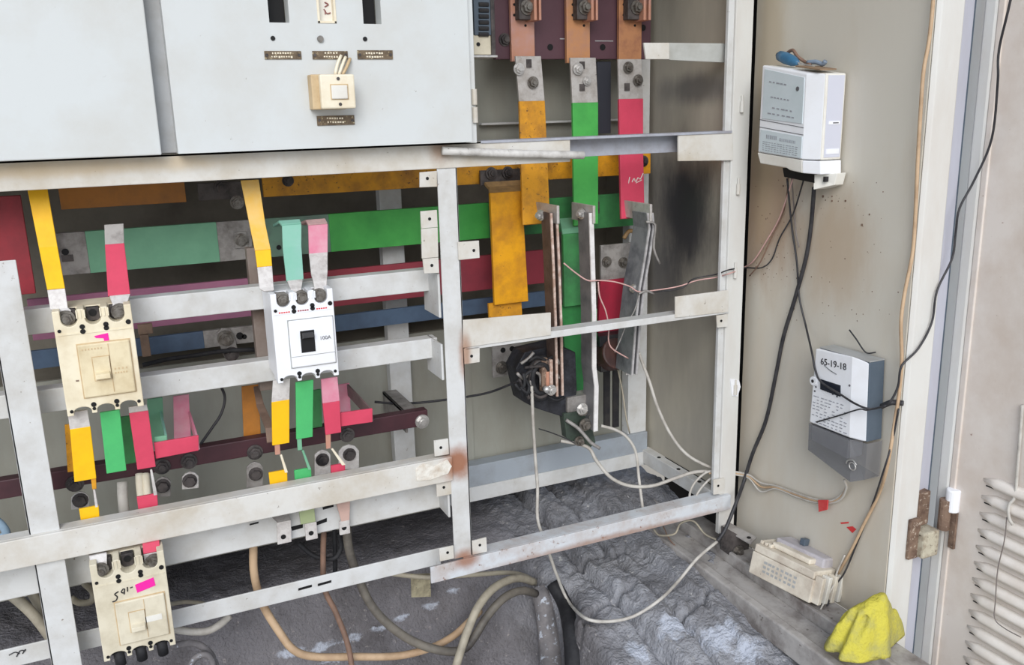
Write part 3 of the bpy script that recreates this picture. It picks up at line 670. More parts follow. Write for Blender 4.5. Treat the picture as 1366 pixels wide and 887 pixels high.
# ------------------------------------------------------------------ coloured tails above and below the breakers
def strip(label, parts, t=.004, group=None, bolts=(), cat='busbar'):
    """parts: (name, material, stations); one thing per flat bar"""
    s0 = parts[-1][2][-1]
    o = thing('busbar_strip', at((s0[0] + s0[1]) / 2, s0[2], s0[3]), label, cat, group)
    for k, (nm, m, st) in enumerate(parts):
        g = G(); g.pr(st, t - (.0008 if 'tin' in nm or 'bare' in nm else 0)); make(nm, g, m, o, bevel=.0007)
    for b in bolts: bolt(o, at(b[0], b[1], b[2]), r=b[3], h=b[3] * 1.3)
    return o
GA = 'coloured strips feeding the breakers from above'
strip('bright yellow strip slanting down to the left beige breaker', [('sleeve', M_YEL, [(35, 62, 244, .05), (52, 77, 330, .035), (63, 87, 386, .0)]), ('tinned_end', M_TINW, [(63, 87, 386, .0), (67, 91, 412, -.010), (80, 95, 414, -.012), (81, 96, 432, -.013)])], bolts=[(88, 425, -.015, .008)], group=GA)
strip('red strip with bare top going down to the left beige breaker', [('bare_top', M_ALU, [(139, 165, 299, .05), (140, 166, 326, .045)]), ('sleeve', M_RED, [(140, 166, 326, .045), (144, 174, 394, .0)]), ('tinned_end', M_TINW, [(146, 174, 394, .0), (150, 170, 405, -.010), (151, 169, 422, -.013)])], bolts=[(160, 415, -.015, .008)], group=GA)
strip('faded orange yellow strip slanting to the white breaker', [('sleeve', M_YELP, [(321, 345, 240, .05), (333, 354, 300, .045), (340, 361, 334, .02)]), ('bright_sleeve', M_YEL, [(340, 361, 334, .02), (343, 363, 356, .008)]), ('tinned_end', M_TINW, [(343, 363, 356, .008), (346, 365, 384, -.008), (352, 366, 388, -.012)])], group=GA)
strip('mint green strip bent over above the white breaker', [('bent_top', M_MINT, [(364, 392, 300, .11), (372, 400, 295, .055), (376, 402, 300, .046)]), ('sleeve', M_MINT, [(376, 402, 300, .046), (377, 402, 330, .04), (382, 405, 374, .005)]), ('tinned_end', M_TINW, [(383, 404, 374, .005), (388, 402, 386, -.010), (389, 402, 396, -.013)])], group=GA)
strip('faded pink strip scraped white above the white breaker', [('bent_top', mat('scraped_pink', (196, 160, 158), .6, dirt=(150, 130, 124), amt=.6, scale=40), [(398, 425, 298, .11), (408, 434, 294, .06), (411, 437, 300, .05)]), ('sleeve', M_PINK, [(411, 437, 300, .05), (412, 437, 338, .04)]), ('scraped_end', M_TINW, [(412, 437, 338, .04), (415, 437, 365, .012), (418, 436, 376, .0), (420, 435, 392, -.012)])], group=GA)

GB = 'coloured strips below the breakers'
def hb(parent, name, xl, xr, yt, yb, Y, d, m):
    g = G(); g.pb(xl, xr, yt, yb, Y, d); return make(name, g, m, parent, bevel=.0007)
strip('bright yellow strip under the left beige breaker', [('tinned_end', M_TINW, [(90, 117, 548, -.004), (93, 121, 571, -.003)]), ('sleeve', M_YEL, [(93, 121, 570, -.003), (99, 129, 640, -.002)]), ('tail', M_OCHRE, [(121, 128, 636, .0), (123, 129, 652, .0)])], group=GB)
strip('bright green strip under the left beige breaker', [('sleeve', M_GRN, [(133, 160, 548, -.004), (142, 169, 629, -.002)])], group=GB)
s = strip('red strip with sideways bracket under the left beige breaker', [('tinned_end', M_TIN, [(171, 196, 541, -.004), (172, 198, 549, -.004)]), ('sleeve', M_RED, [(172, 198, 549, -.004), (183, 208, 624, -.002)])], group=GB)
g = G(); g.quad([(205, 591), (265, 581), (265, 601), (208, 612)], .002, .004); make('bracket', g, M_RED, s, bevel=.0006)
p0, p1 = at(264, 591, .004), at(264, 591, .12); hz = Vector((0, 0, .010))
g = G(); g.ribbon([(p0, hz), (p0 + Vector((0, .12, .0)), hz)], .003); make('bracket_arm', g, M_PINK, s, bevel=.0004)
g = G(); g.pr([(231, 252, 527, .126), (232, 255, 588, .126)], .003); make('rear_strap', g, M_PINK, s, bevel=.0004)
s = strip('dark green bracket behind the red strip of the left beige breaker', [('rear_strap', M_GRNP, [(196, 217, 531, .128), (197, 220, 588, .128)])], group=GB)
g = G(); g.pb(206, 223, 582, 591, .008, .003); make('bracket', g, M_GRNP, s, bevel=.0004)
p0 = at(222, 586, .01); g = G(); g.ribbon([(p0, Vector((0, 0, .006))), (p0 + Vector((0, .118, 0)), Vector((0, 0, .006)))], .003); make('bracket_arm', g, M_MINT, s, bevel=.0004)
strip('dull yellow strip behind the bright yellow one under the left breaker', [('sleeve', M_OCHRE, [(86, 106, 565, .06), (90, 110, 628, .06)])], group=GB)
strip('dark green strip behind the bright green one under the left breaker', [('sleeve', M_GRND, [(158, 176, 555, .07), (164, 182, 618, .07)])], group=GB)
strip('yellow strip with bare top under the white breaker', [('tinned_end', M_TINW, [(364, 387, 506, -.004), (362, 386, 535, -.003)]), ('sleeve', M_YEL, [(362, 386, 534, -.003), (363, 386, 592, -.002)]), ('tail', M_COPPER2, [(366, 373, 590, .0), (367, 374, 606, .0)])], group=GB)
strip('green strip under the white breaker', [('sleeve', M_GRN, [(394, 418, 508, -.004), (395, 417, 584, -.002)]), ('tail', M_GRNP, [(396, 402, 582, .0), (397, 403, 600, .0)])], group=GB)
s = strip('red strip fading to pink under the white breaker, with bracket', [('faded_sleeve', M_PINK, [(428, 450, 504, -.004), (430, 453, 536, -.003)]), ('sleeve', M_RED, [(430, 453, 536, -.003), (434, 455, 578, -.002)]), ('tail', M_COPPER2, [(434, 441, 576, .0), (435, 441, 598, .0)])], group=GB)
g = G(); g.quad([(454, 551), (497, 545), (497, 563), (455, 569)], .002, .004); make('bracket', g, M_RED, s, bevel=.0006)
p0 = at(496, 554, .004); hz = Vector((0, 0, .010))
g = G(); g.ribbon([(p0, hz), (p0 + Vector((0, .15, 0)), hz)], .003); make('bracket_arm', g, mat('brown_grey_strap', (126, 104, 104), .55, dirt=(90, 76, 76), amt=.5, scale=30), s, bevel=.0004)
g = G(); g.pr([(449, 466, 512, .150), (450, 468, 556, .150)], .003); make('rear_strap', g, M_PINK, s, bevel=.0004)
strip('orange painted strip standing behind the yellow one, white breaker', [('sleeve', M_ORANGE, [(322, 345, 514, .14), (325, 348, 584, .14)])], group=GB)
s = strip('brown diagonal strap between the orange and the yellow strips', [('strap', mat('brown_strap', (132, 110, 96), .55, dirt=(94, 76, 66), amt=.5, scale=30), [(338, 346, 516, .13), (342, 352, 540, .10), (354, 366, 572, .03), (356, 366, 590, .015)])], group=GB)
strip('bluish green strip behind the green one under the white breaker', [('sleeve', M_GRND, [(411, 428, 520, .10), (412, 430, 570, .10)])], group=GB)
GC = 'link strips passing behind the lower beam'
strip('yellow link strip down to the low beige breaker', [('thin_link', M_TINW, [(124, 127, 652, .004), (127, 131, 676, .004)]), ('sleeve', M_YEL, [(105, 132, 676, .028), (109, 134, 700, .028)]), ('tinned_end', M_TINW, [(109, 134, 700, .028), (117, 142, 736, .020), (119, 143, 741, -.012), (120, 143, 750, -.018), (123, 144, 768, -.0185)])], group=GC, bolts=[(134, 760, -.021, .008)])
strip('red link strip down to the low beige breaker', [('thin_link', M_TINW, [(200, 203, 626, .004), (205, 210, 660, .004)]), ('sleeve', M_RED, [(182, 210, 660, .028), (186, 212, 690, .028), (189, 213, 718, .020), (190, 213, 725, -.010), (191, 214, 737, -.018)]), ('tinned_end', M_TIN, [(191, 214, 737, -.018), (194, 215, 758, -.0185)])], group=GC, bolts=[(205, 748, -.021, .008)])
s_ = strip('yellow link strip below the white breaker', [('thin_link', M_CREAM, [(373, 376, 606, .004), (380, 384, 630, .004)]), ('sleeve', M_YEL, [(358, 383, 628, .028), (361, 384, 655, .028)]), ('bare_end', M_ALU, [(361, 384, 655, .028), (363, 386, 688, .030), (370, 388, 695, .034)]), ('lug', M_TINW, [(369, 388, 695, .034), (370, 389, 724, .036)])], group=GC); hole(s_, at(378, 716, .0335), r=.004, name='lug_hole')
s_ = strip('green link strip below the white breaker', [('thin_link', M_GRNP, [(402, 405, 600, .004), (411, 415, 626, .004)]), ('sleeve', M_GRN, [(392, 415, 625, .028), (394, 416, 650, .028)]), ('faded_sleeve', mat('pale_olive_sleeve', (168, 180, 136), .55, dirt=(150, 160, 130), amt=.4, scale=30), [(394, 416, 650, .028), (401, 421, 697, .034)]), ('lug', M_TINW, [(406, 422, 697, .034), (408, 424, 719, .036)])], group=GC); hole(s_, at(415, 711, .0335), r=.004, name='lug_hole')
s_ = strip('red link strip below the white breaker', [('thin_link', M_CREAM, [(441, 444, 598, .004), (456, 461, 620, .004)]), ('sleeve', M_RED, [(441, 460, 619, .028), (442, 461, 640, .028)]), ('faded_sleeve', mat('pinkish_bare_strip', (206, 174, 162), .55, dirt=(180, 150, 140), amt=.5, scale=40), [(442, 461, 640, .028), (448, 467, 668, .030), (455, 466, 694, .034)]), ('lug', M_TINW, [(452, 466, 694, .034), (453, 467, 712, .036)])], group=GC); hole(s_, at(459, 704, .0335), r=.004, name='lug_hole')

# maroon insulating bar with its nuts, arm and lugs
ib = thing('insulating_bar', at(290, 630, .11), 'long dark maroon insulating bar across the back with nuts and lugs', 'insulator')
IY = .11
def zmid(y, x): return at(x, y, IY).z
g = G(); g.box(-.45, at(571, 558, IY).x, IY, IY + .02, at(436, 590, IY).z - .001, at(436, 572, IY).z + .004); make('bar', g, M_BAKED, ib, bevel=.0015)
xe = at(548, 556, IY).x; ze = at(548, 556, IY).z
g = G(); g.box(xe - .004, xe + .022, IY + .02, BACK - .026, ze - .004, ze + .002); g.box(xe - .004, xe, IY + .02, BACK - .026, ze - .035, ze + .002); make('support_arm', g, M_ALU, ib, bevel=.0008)
for (x, y, m) in ((216, 622, M_SOOT), (252, 615, M_SOOT), (340, 603, M_SOOT), (463, 580, M_SOOT), (563, 562, M_ZINC), (100, 645, M_SOOT)):
    bolt(ib, at(x, y, IY - .001), r=.0092, h=.010, m=m, name='nut')
def lug(xl, xr, yt, yb, bx, by, m=M_ALU, dark=True):
    g = G(); w2 = (xr - xl) / 2; xc = (xl + xr) / 2; Yl = IY + .004
    pts = [(xl, yb), (xr, yb - 2), (xr, yt + w2 * .6), (xr - w2 * .4, yt + 2), (xc, yt), (xl + w2 * .4, yt + 3), (xl, yt + w2 * .7)]
    g.quad(pts, Yl - .004, .004); o = make('lug', g, m, ib, bevel=.0006)
    b_ = G(); c = at(bx, by, Yl - .004); a = Vector((0, -1, 0))
    b_.cyl(c, a, .011, .002, 14); b_.cyl(c + a * .002, a, .008, .006, 6); make('lug_bolt', b_, M_SOOT if dark else M_BOLT, o)
lug(329, 351, 616, 651, 341, 632); lug(420, 441, 600, 640, 430, 613, M_TINW); lug(452, 479, 593, 627, 466, 606, M_TINW)
lug(243, 265, 629, 653, 253, 641, M_TINW); lug(206, 228, 636, 664, 217, 648, M_ALU); lug(95, 119, 656, 680, 107, 667, M_TINW)
for i, (xl, xr, yt, yb) in enumerate(((158, 170, 643, 690), (182, 192, 632, 668), (191, 199, 632, 664))):
    g = G(); g.tube([at((xl + xr) / 2 - 1, yt, .10), at((xl + xr) / 2, (yt + yb) / 2, .09), at((xl + xr) / 2 + 4, yb + 14, .085)], (.0075, .006, .006)[i], 10, 4)
    make('insulated_tail', g, (M_CABW, M_CREAM, M_CREAM)[i], None, smooth=True, cat='cable', label=('grey white cable tail behind the lower beam left of the red link', 'cream wire tail left of a pair behind the red link strip', 'cream wire tail right of a pair behind the red link strip')[i])

# ------------------------------------------------------------------ moulded case breakers
def arc(cx, cz, rx, rz, a0, a1, n): return [(cx + rx * math.cos(a0 + (a1 - a0) * i / n), cz + rz * math.sin(a0 + (a1 - a0) * i / n)) for i in range(n + 1)]
def breaker(label, x0, zt_, w_, h_, mb, mp, mt, F=-.030, D=.08, group=None, white=False, term=(1, 0, 1), panel=(.25, .92, .33, .84), tog=(.42, .63, .46, .68)):
    o = thing('circuit_breaker', (x0 + w_ / 2, F + D / 2, zt_ - h_), label, 'circuit breaker', group)
    zb_ = zt_ - h_; x1_ = x0 + w_
    nw = .105 * w_; nd = .155 * h_; bw = .115 * w_; bd = .075 * h_
    pts = [(x0, zb_), ]
    for fx in (.2, .5, .8):
        cx = x0 + fx * w_; pts.append((cx - bw, zb_)); pts += arc(cx, zb_ + bd - bw * .6, bw, bw * .6, math.pi, 0, 8); pts.append((cx + bw, zb_))
    pts.append((x1_, zb_)); pts.append((x1_, zt_))
    for fx in (.8, .5, .2):
        cx = x0 + fx * w_; pts.append((cx + nw, zt_)); pts += arc(cx, zt_ - nd + nw, nw, nw, 0, -math.pi, 10); pts.append((cx - nw, zt_))
    pts.append((x0, zt_))
    q = []
    for p in pts:
        if not q or (abs(p[0] - q[-1][0]) + abs(p[1] - q[-1][1])) > 1e-6: q.append(p)
    g = G(); g.prism([(p[0], F, p[1]) for p in q], (0, .03, 0)); make('cover', g, mb, o, bevel=.0010)
    g = G(); g.box(x0 + .001, x1_ - .001, F + .03, F + D - .0005, zb_ + .002, zt_ - .002); make('base', g, mt, o, bevel=.0015)
    # terminal fins
    g = G()
    for fx in (.35, .65):
        for k in (-1, 0, 1): g.box(x0 + fx * w_ + k * .0045 - .0008, x0 + fx * w_ + k * .0045 + .0008, F - .0012, F, zt_ - nd * .55, zt_ - .001)
    make('barrier_ribs', g, mb, o, kind='stuff')
    for i, fx in enumerate((.2, .5, .8)):
        cx = x0 + fx * w_
        g = G(); g.box(cx - nw * .8, cx + nw * .8, F + .019, F + .030, zt_ - nd * .95, zt_ - .003); make('terminal', g, M_SOOT if not white else M_ALU, o, bevel=.0008)
        if not term[i]: hole(o, (cx, F + .0185, zt_ - nd * .45), r=.0048)
        elif white: bolt(o, (cx, F + .010, zt_ - nd * .5), r=.0075, h=.012, name='terminal_bolt')
    for (fx, fz) in ((.06, .185), (.94, .165), (.35, .165), (.65, .165), (.35, .21), (.65, .20), (.06, .955), (.35, .955), (.65, .955), (.94, .945), (.35, .915), (.65, .915)):
        r_ = .0022 if fz in (.955, .945, .185) else .0032
        hole(o, (x0 + fx * w_, F - .0004, zt_ - fz * h_), r=r_, name='screw_hole')
    a, b, c, d = panel
    px0, px1, pz1, pz0 = x0 + a * w_, x0 + b * w_, zt_ - c * h_, zt_ - d * h_
    g = G(); g.box(px0, px1, F - .004, F, pz0, pz1); make('raised_panel', g, mp, o, bevel=.0018)
    g = G(); g.box(px0 - .0011, px1 + .0011, F - .0009, F, pz0 - .0011, pz1 + .0011); make('panel_rim', g, M_TOPGREY if white else M_CREAMD, o)
    ta, tb, tc_, td = tog
    tx0, tx1, tz1, tz0 = x0 + ta * w_, x0 + tb * w_, zt_ - tc_ * h_, zt_ - td * h_
    g = G(); g.box(tx0 - .001, tx1 + .001, F - .0046, F - .003, tz0 - .001, tz1 + .001); make('toggle_frame', g, M_DARK if white else M_CREAMD, o)
    g = G(); g.box(tx0, tx1, F - .0052, F - .003, tz0, tz1); make('toggle_slot', g, M_BLACK if white else mp, o)
    g = G()
    if white: g.prism([(tx0 + .001, F - .005, tz1 - .001), (tx0 + .001, F - .012, tz1 - .003), (tx0 + .001, F - .013, tz1 - .008), (tx0 + .001, F - .005, tz1 - .011)], (tx1 - tx0 - .002, 0, 0))
    else: g.prism([(tx0 + .001, F - .005, tz0 + .011), (tx0 + .001, F - .012, tz0 + .009), (tx0 + .001, F - .013, tz0 + .003), (tx0 + .001, F - .005, tz0 + .001)], (tx1 - tx0 - .002, 0, 0))
    make('toggle', g, M_DARK if white else mp, o, bevel=.0006)
    g = G(); zz = zt_ - .225 * h_; g.box(x0 + .03 * w_, x1_ - .03 * w_, F - .0008, F + .001, zz - .0008, zz + .0008); make('rim_line', g, mb, o)
    if not white:
        g = G(); xs_ = x0 + (tb + .005) * w_; g.box(xs_, xs_ + .0008, F - .0046, F - .003, pz0 + .004, pz1 - .002); make('panel_groove', g, M_CREAMD, o)
    return o, (lambda fx, fz, dy=0: Vector((x0 + fx * w_, F + dy, zt_ - fz * h_))), (px0, px1, pz0, pz1)
W, H = .0915, .1385
c1, P1, _ = breaker('aged beige circuit breaker in the upper left, small magenta mark', -.0830, 1.2710, W, H, M_BEIGE, M_BEIGEP, M_BEIGE, group='beige circuit breakers')
g = G(); g.prism([P1(x, z) for x, z in ((.48, .265), (.66, .25), (.665, .335), (.60, .325), (.595, .295), (.50, .285))], (0, -.0006, 0)); make('magenta_mark', g, M_MAGENTA, c1)
g = G()
for (a_, b_, n_, zz) in ((.30, .58, 7, .385), (.68, .88, 4, .60), (.68, .86, 5, .64)):
    for i in range(n_):
        q_ = P1(a_ + (b_ - a_) * i / n_, zz); g.box(q_.x, q_.x + .0016, -.0346, -.0338, q_.z, q_.z + .0022)
make('worn_print', g, M_CREAMD, c1, kind='stuff')
g = G(); g.box(P1(.17, 0).x, P1(.21, 0).x, -.0304, -.0298, P1(0, .675).z, P1(0, .66).z); make('rust_stain', g, M_RUST, c1)
c2, P2, _ = breaker('white circuit breaker with black toggle in the middle', .1845, 1.2640, .0865, .128, M_WHITE, M_WHITE, M_WHITE, white=True, term=(1, 1, 1), panel=(.24, .96, .31, .84), tog=(.42, .625, .44, .67))
for (fx, m) in ((.2, M_TAPE), (.5, M_REDD), (.8, M_TAPE)):
    g = G()
    for k in range(5): g.box(P2(fx - .09 + k * .037, 0).x, P2(fx - .09 + k * .037 + .026, 0).x, -.0306, -.0299, P2(0, .225).z, P2(0, .205).z)
    make('red_print', g, m, c2, kind='stuff')
text(c2, '100A', P2(.81, .54, -.0044), (1, 0, 0), (0, 0, 1), .0075, M_PRINTD, 'rating_print', .0002)
g = G(); g.box(P2(.24, 0).x, P2(.96, 0).x, -.0346, -.0338, P2(0, .715).z, P2(0, .71).z); make('panel_line', g, M_TOPGREY, c2)
c3, P3, _ = breaker('grubby beige circuit breaker at the bottom left, magenta sticker and handwriting', -.0850, .9225, .0935, .1475, M_BEIGE3, M_BEIGE3, M_BEIGE3, F=-.032, D=.081, group='beige circuit breakers', panel=(.25, .93, .42, .86), tog=(.42, .63, .54, .74))
g = G(); g.prism([P3(x, z) for x, z in ((.555, .285), (.815, .25), (.83, .335), (.57, .37))], (0, -.0007, 0)); make('magenta_sticker', g, M_MAGENTA, c3)
def hw3(l): return [P3(x, z, -.0004) for x, z in l]
strokes(c3, [hw3(((.325, .315), (.27, .335), (.30, .365), (.275, .40), (.225, .405))), hw3(((.39, .30), (.36, .325), (.39, .34), (.41, .305), (.385, .30))), hw3(((.405, .32), (.395, .355))), hw3(((.45, .29), (.445, .335))), hw3(((.485, .305), (.52, .30)))], M_PENBLK, .0009)
for fx in (.2, .5, .8):
    q_ = P3(fx, .965); g = G(); g.box(q_.x - .0085, q_.x + .0085, -.022, -.003, q_.z - .004, q_.z + .004); make('lower_terminal', g, M_BLACK, c3)
    g = G(); g.tube([q_ + Vector((0, .012, 0)), q_ + Vector((.001, .012, -.022))], .0072, 10, 1); make('black_tail', g, M_RUBBER, c3, smooth=True)
g = G(); g.box(P3(.60, 0).x, P3(.86, 0).x, -.0366, -.0358, P3(0, .68).z, P3(0, .62).z); make('rating_label', g, M_OFFW, c3)

# ------------------------------------------------------------------ upper right bay: insulating board, copper bars, coloured strips
ibd = thing('insulating_board', at(765, 80, .20), 'maroon insulating board at the top behind the copper bars', 'board')
g = G(); g.box(at(661, 60, .195).x, at(868, 60, .195).x, .195, .207, at(765, 79, .195).z, 1.9); make('board', g, M_BAKE, ibd, bevel=.001)
for (x, y) in ((734, 63), (804, 63), (858, 37)): hole(ibd, at(x, y, .1945), r=.0055)
bolt(ibd, at(673, 53, .195), r=.008, m=M_SOOT)
g = G(); g.pb(794, 818, 54, 55.2, .1945, .0006); g.pb(747, 756, 51, 52.4, .1945, .0006); make('scratch', g, M_TOPGREY, ibd)
def copper(label, xl, xr, yb, m, clampx):
    o = thing('copper_bar', at((xl + xr) / 2, yb, .18), label, 'busbar', 'copper bars on the insulating board')
    zt_ = 1.9; c = at((xl + xr) / 2, yb, .182)
    g = G(); g.box(at(xl, 40, .182).x, at(xr, 40, .182).x, .182, .190, c.z, zt_); make('bar', g, m, o, bevel=.0006)
    a, b = clampx
    g = G(); g.pb(a, a + (b - a) * .62, -40, 26, .165, .017); make('clamp_block', g, M_SOOT, o, bevel=.001)
    g = G(); g.pb(a + (b - a) * .68, a + (b - a) * .80, -40, 27, .150, .032); g.pb(a + (b - a) * .90, b, -40, 27, .150, .032); make('contact_jaw', g, M_COPPER2, o, bevel=.0008)
    bolt(o, at(a + (b - a) * .35, 10, .165), r=.009, h=.014, m=M_BOLT); bolt(o, at(a + (b - a) * .35, -14, .165), r=.009, h=.014)
    for (dx, y) in ((3, 34), (-12, 20), (-12, 6)): hole(o, at(a + dx + 6, y, .1815), r=.0022)
    return o
copper('pinkish bare copper bar, leftmost at the top', 682, 713, 82, M_COPPER2, (692, 722))
copper('orange bare copper bar in the middle at the top', 756, 787, 84, M_COPPER, (770, 798))
copper('bare copper bar on the right at the top', 826, 856, 84, mat('worn_copper', (196, 140, 100), .45, .25, dirt=(150, 100, 84), amt=.6, scale=30), (838, 869))
GD = 'coloured strips hanging from the copper bars'
def drop(label, tin, paint, bolts, slots, m, scr=None):
    o = strip(label, [('tinned_top', M_TIN, tin), ('painted_bar', m, paint)], t=.006, group=GD, cat='busbar')
    for (x, y, mm, r) in bolts: bolt(o, at(x, y, .158), r=r, h=r * 1.25, m=mm)
    for (x, y0, y1) in slots:
        g = G(); g.pb(x - 3.2, x + 3.2, y0, y1, .1580, .003); make('slot', g, M_SOOT, o, bevel=.0)
    if scr: strokes(o, scr, M_OFFW, .0009, 'chalk_scrawl')
    return o
drop('ochre yellow strip with tinned top, left of three hanging in the right bay', [(687, 721, 75, .163), (692, 726, 135, .163)], [(692, 726, 135, .163), (694, 729, 200, .155), (697, 733, 299, .12)], [(692, 92, M_ZINC, .0075), (711, 110, M_BOLT, .0075)], [(706, 79, 90)], M_OCHRE)
drop('green strip with tinned top, middle of three hanging in the right bay', [(760, 794, 77, .163), (763, 797, 137, .163)], [(763, 797, 137, .163), (764, 797, 200, .158), (765, 797, 300, .14)], [(771, 92, M_ZINC, .0075), (783, 108, M_ZINC, .006)], [(777, 82, 92), (777, 112, 121)], M_GRNB)
drop('red strip with tinned top, right of three hanging in the right bay', [(824, 855, 79, .163), (825, 857, 132, .163)], [(825, 857, 132, .163), (826, 857, 200, .158), (828, 859, 291, .13)], [(838, 90, M_BOLT, .0075), (851, 107, M_BOLT, .0075)], [(837, 111, 121)], M_RED,
     [[at(838, 247, .142), at(840, 236, .142)], [at(843, 243, .142), at(846, 238, .142), at(848, 243, .142), at(851, 237, .142), at(854, 239, .142), at(858, 231, .142)], [at(841, 248, .142), at(856, 240, .142)]])
g = G(); g.pb(797, 815, 82, 178, .203, .006)
make('insulating_strip', g, mat('blackish_strip', (52, 54, 62), .5, bump=.05), None, bevel=.0006, label='blackish flat strip between the green and red strips', cat='strip')
tb = thing('terminal_block', at(648, 76, .06), 'dark ribbed terminal block peeking out beside the big door', 'terminal block')
g = G(); g.pb(632, 655, -30, 47, .06, .05); make('body', g, M_BLUEGREY, tb, bevel=.001)
for k in range(6):
    p = at(645, 6 + k * 8, .06); g = G(); g.cyl(p - Vector((.008, 0, 0)), (1, 0, 0), .0032, .016, 8); make('coil_rib', g, M_DARK, tb)
g = G(); g.pb(632, 655, 47, 73, .062, .04); make('beige_foot', g, M_BEIGE3, tb, bevel=.001)
g = G(); g.pb(630, 664, 73.5, 76.5, .050, .06); make('shelf', g, M_ZINC, tb, bevel=.0004)
g = G(); g.pb(655, 660, -30, 74, .058, .05); make('side_plate', g, M_SOOT, tb, bevel=.0006)
hole(tb, at(638, 59, .0615), r=.003)
g = G(); g.box(at(643, 162, .27).x, .95, .272, .284, at(740, 161, .272).z - .004, at(740, 161, .272).z)
make('back_ledge', g, M_FRAME, fr, bevel=.0006)

# ------------------------------------------------------------------ right bay: lower busbars
t = thing('busbar_strip', at(678, 405, .15), 'wide dirty yellow bar hanging in the middle of the right bay', 'busbar', 'wide vertical bars of the right bay')
g = G(); g.pb(641, 700, 226, 246, .200, .006); make('bolted_plate', g, M_SOOT, t, bevel=.0006)
g = G(); g.pr([(646, 696, 243, .196), (652, 699, 250, .185), (653, 698, 258, .152)], .006); make('bent_top', g, mat('tan_bend', (172, 138, 92), .55, dirt=(110, 88, 66), amt=.6, scale=40), t, bevel=.0006)
g = G(); g.pr([(653, 697, 256, .150), (655, 698, 300, .150), (659, 704, 404, .150)], .008); make('painted_bar', g, mat('sooty_yellow_paint', (232, 164, 20), .5, dirt=(150, 92, 40), amt=.65, scale=16, speck=(80, 56, 40), samt=.68, sscale=170, bump=.1), t, bevel=.001)
bolt(t, at(655, 231, .198), r=.008, m=M_SOOT); bolt(t, at(677, 230, .198), r=.008, m=M_SOOT)
g = G(); g.pr([(651, 695, 402, .158), (653, 697, 440, .158)], .006)
t2 = make('busbar_strip', g, M_OCHRE, None, bevel=.0006, label='short orange yellow bar end just below the wide yellow bar', cat='busbar', group='wide vertical bars of the right bay')
t = thing('busbar_strip', at(768, 540, .12), 'long dull green bar down the middle of the right bay', 'busbar', 'wide vertical bars of the right bay')
g = G(); g.pr([(746, 780, 292, .175), (749, 783, 306, .14), (750, 783, 312, .132)], .006); make('bent_top', g, M_GRNP, t, bevel=.0006)
g = G(); g.pr([(750, 783, 311, .132), (752, 784, 407, .132)], .008); make('upper_bar', g, M_GRND, t, bevel=.0008)
g = G(); g.pr([(748, 792, 404, .142), (752, 796, 450, .142), (756, 789, 528, .142)], .006); make('lower_bar', g, mat('deep_green_paint', (48, 128, 66), .5, dirt=(40, 78, 56), amt=.6, scale=14), t, bevel=.0006)
g = G(); g.pb(766, 800, 270, 286, .196, .006); make('grey_clip', g, M_SOOT, t, bevel=.0006)
t = thing('busbar_strip', at(820, 430, .15), 'short crimson bar with bolted grey plate in the right bay', 'busbar', 'wide vertical bars of the right bay')
g = G(); g.pr([(801, 848, 325, .165), (801, 848, 374, .165)], .006); make('bolted_plate', g, M_ALU, t, bevel=.0006)
bolt(t, at(809, 349, .162), r=.0075); bolt(t, at(831, 350, .162), r=.0075)
g = G(); g.pr([(800, 845, 372, .160), (797, 840, 445, .160)], .008); make('painted_bar', g, mat('crimson_paint', (160, 34, 58), .5, dirt=(110, 40, 54), amt=.4, scale=16), t, bevel=.0008)
g = G(); g.tube([at(832, 318, .17), at(840, 308, .17), at(852, 312, .17), at(858, 318, .17)], .004, 6); make('copper_tail', g, mat('tan_bend', (172, 138, 92)), t, smooth=True)

# switch blades standing edge-on to the front
GE = 'knife blades of the fuse switch'
def blade(label, poly_px, Yf, depth, edges, mface, medge, top=None, clips=(), thick=.0032):
    """thin plates in planes X = const; poly_px = front edge pixels from top to bottom"""
    c = at(*poly_px[-1], Yf); o = thing('knife_blade', c, label, 'switch blade', GE)
    fr_ = [at(x, y, Yf) for x, y in poly_px]
    for k, off in enumerate(edges):
        for i in range(len(fr_) - 1):
            pass
        n = len(fr_); vs = []; fs = []; th = thick
        for i, p in enumerate(fr_):
            d = depth if not callable(depth) else depth(i / (n - 1))
            for (dx, dy) in ((off, 0), (off + th, 0), (off + th, d), (off, d)): vs.append(p + Vector((dx, dy, 0)))
        for i in range(n - 1):
            for j in range(4): fs.append((i * 4 + j, i * 4 + (j + 1) % 4, i * 4 + 4 + (j + 1) % 4, i * 4 + 4 + j))
        fs.append((3, 2, 1, 0)); q = 4 * (n - 1); fs.append((q, q + 1, q + 2, q + 3))
        g = G(); g.add(vs, fs); make('blade_plate', g, mface, o, bevel=.0006)
        vs = []
        for i, p in enumerate(fr_):
            for (dx, dy) in ((off - .0004, -.0022), (off + th + .0004, -.0022), (off + th + .0004, .0012), (off - .0004, .0012)): vs.append(p + Vector((dx, dy, 0)))
        g = G(); g.add(vs, fs); make('blade_edge', g, medge, o, bevel=.0003)
    if top:
        (tx, ty, td) = top
        a = at(tx, ty, Yf); g = G(); g.box(a.x - .002, a.x + .003, Yf - .006, Yf + td, a.z - .030, a.z); make('contact_clip', g, M_TIN, o, bevel=.0008)
    for (x, y, Y, ax, r) in clips: bolt(o, at(x, y, Y), ax, r, r * 1.6, M_ZINC)
    return o
M_EDGEB = mat('pinkish_brown_edge', (170, 140, 124), .6, dirt=(226, 210, 200), amt=.7, scale=60, bump=.3)
M_FACEB = mat('burnt_brown_plate', (98, 82, 76), .6, .2, dirt=(56, 48, 46), amt=.7, scale=30, bump=.3)
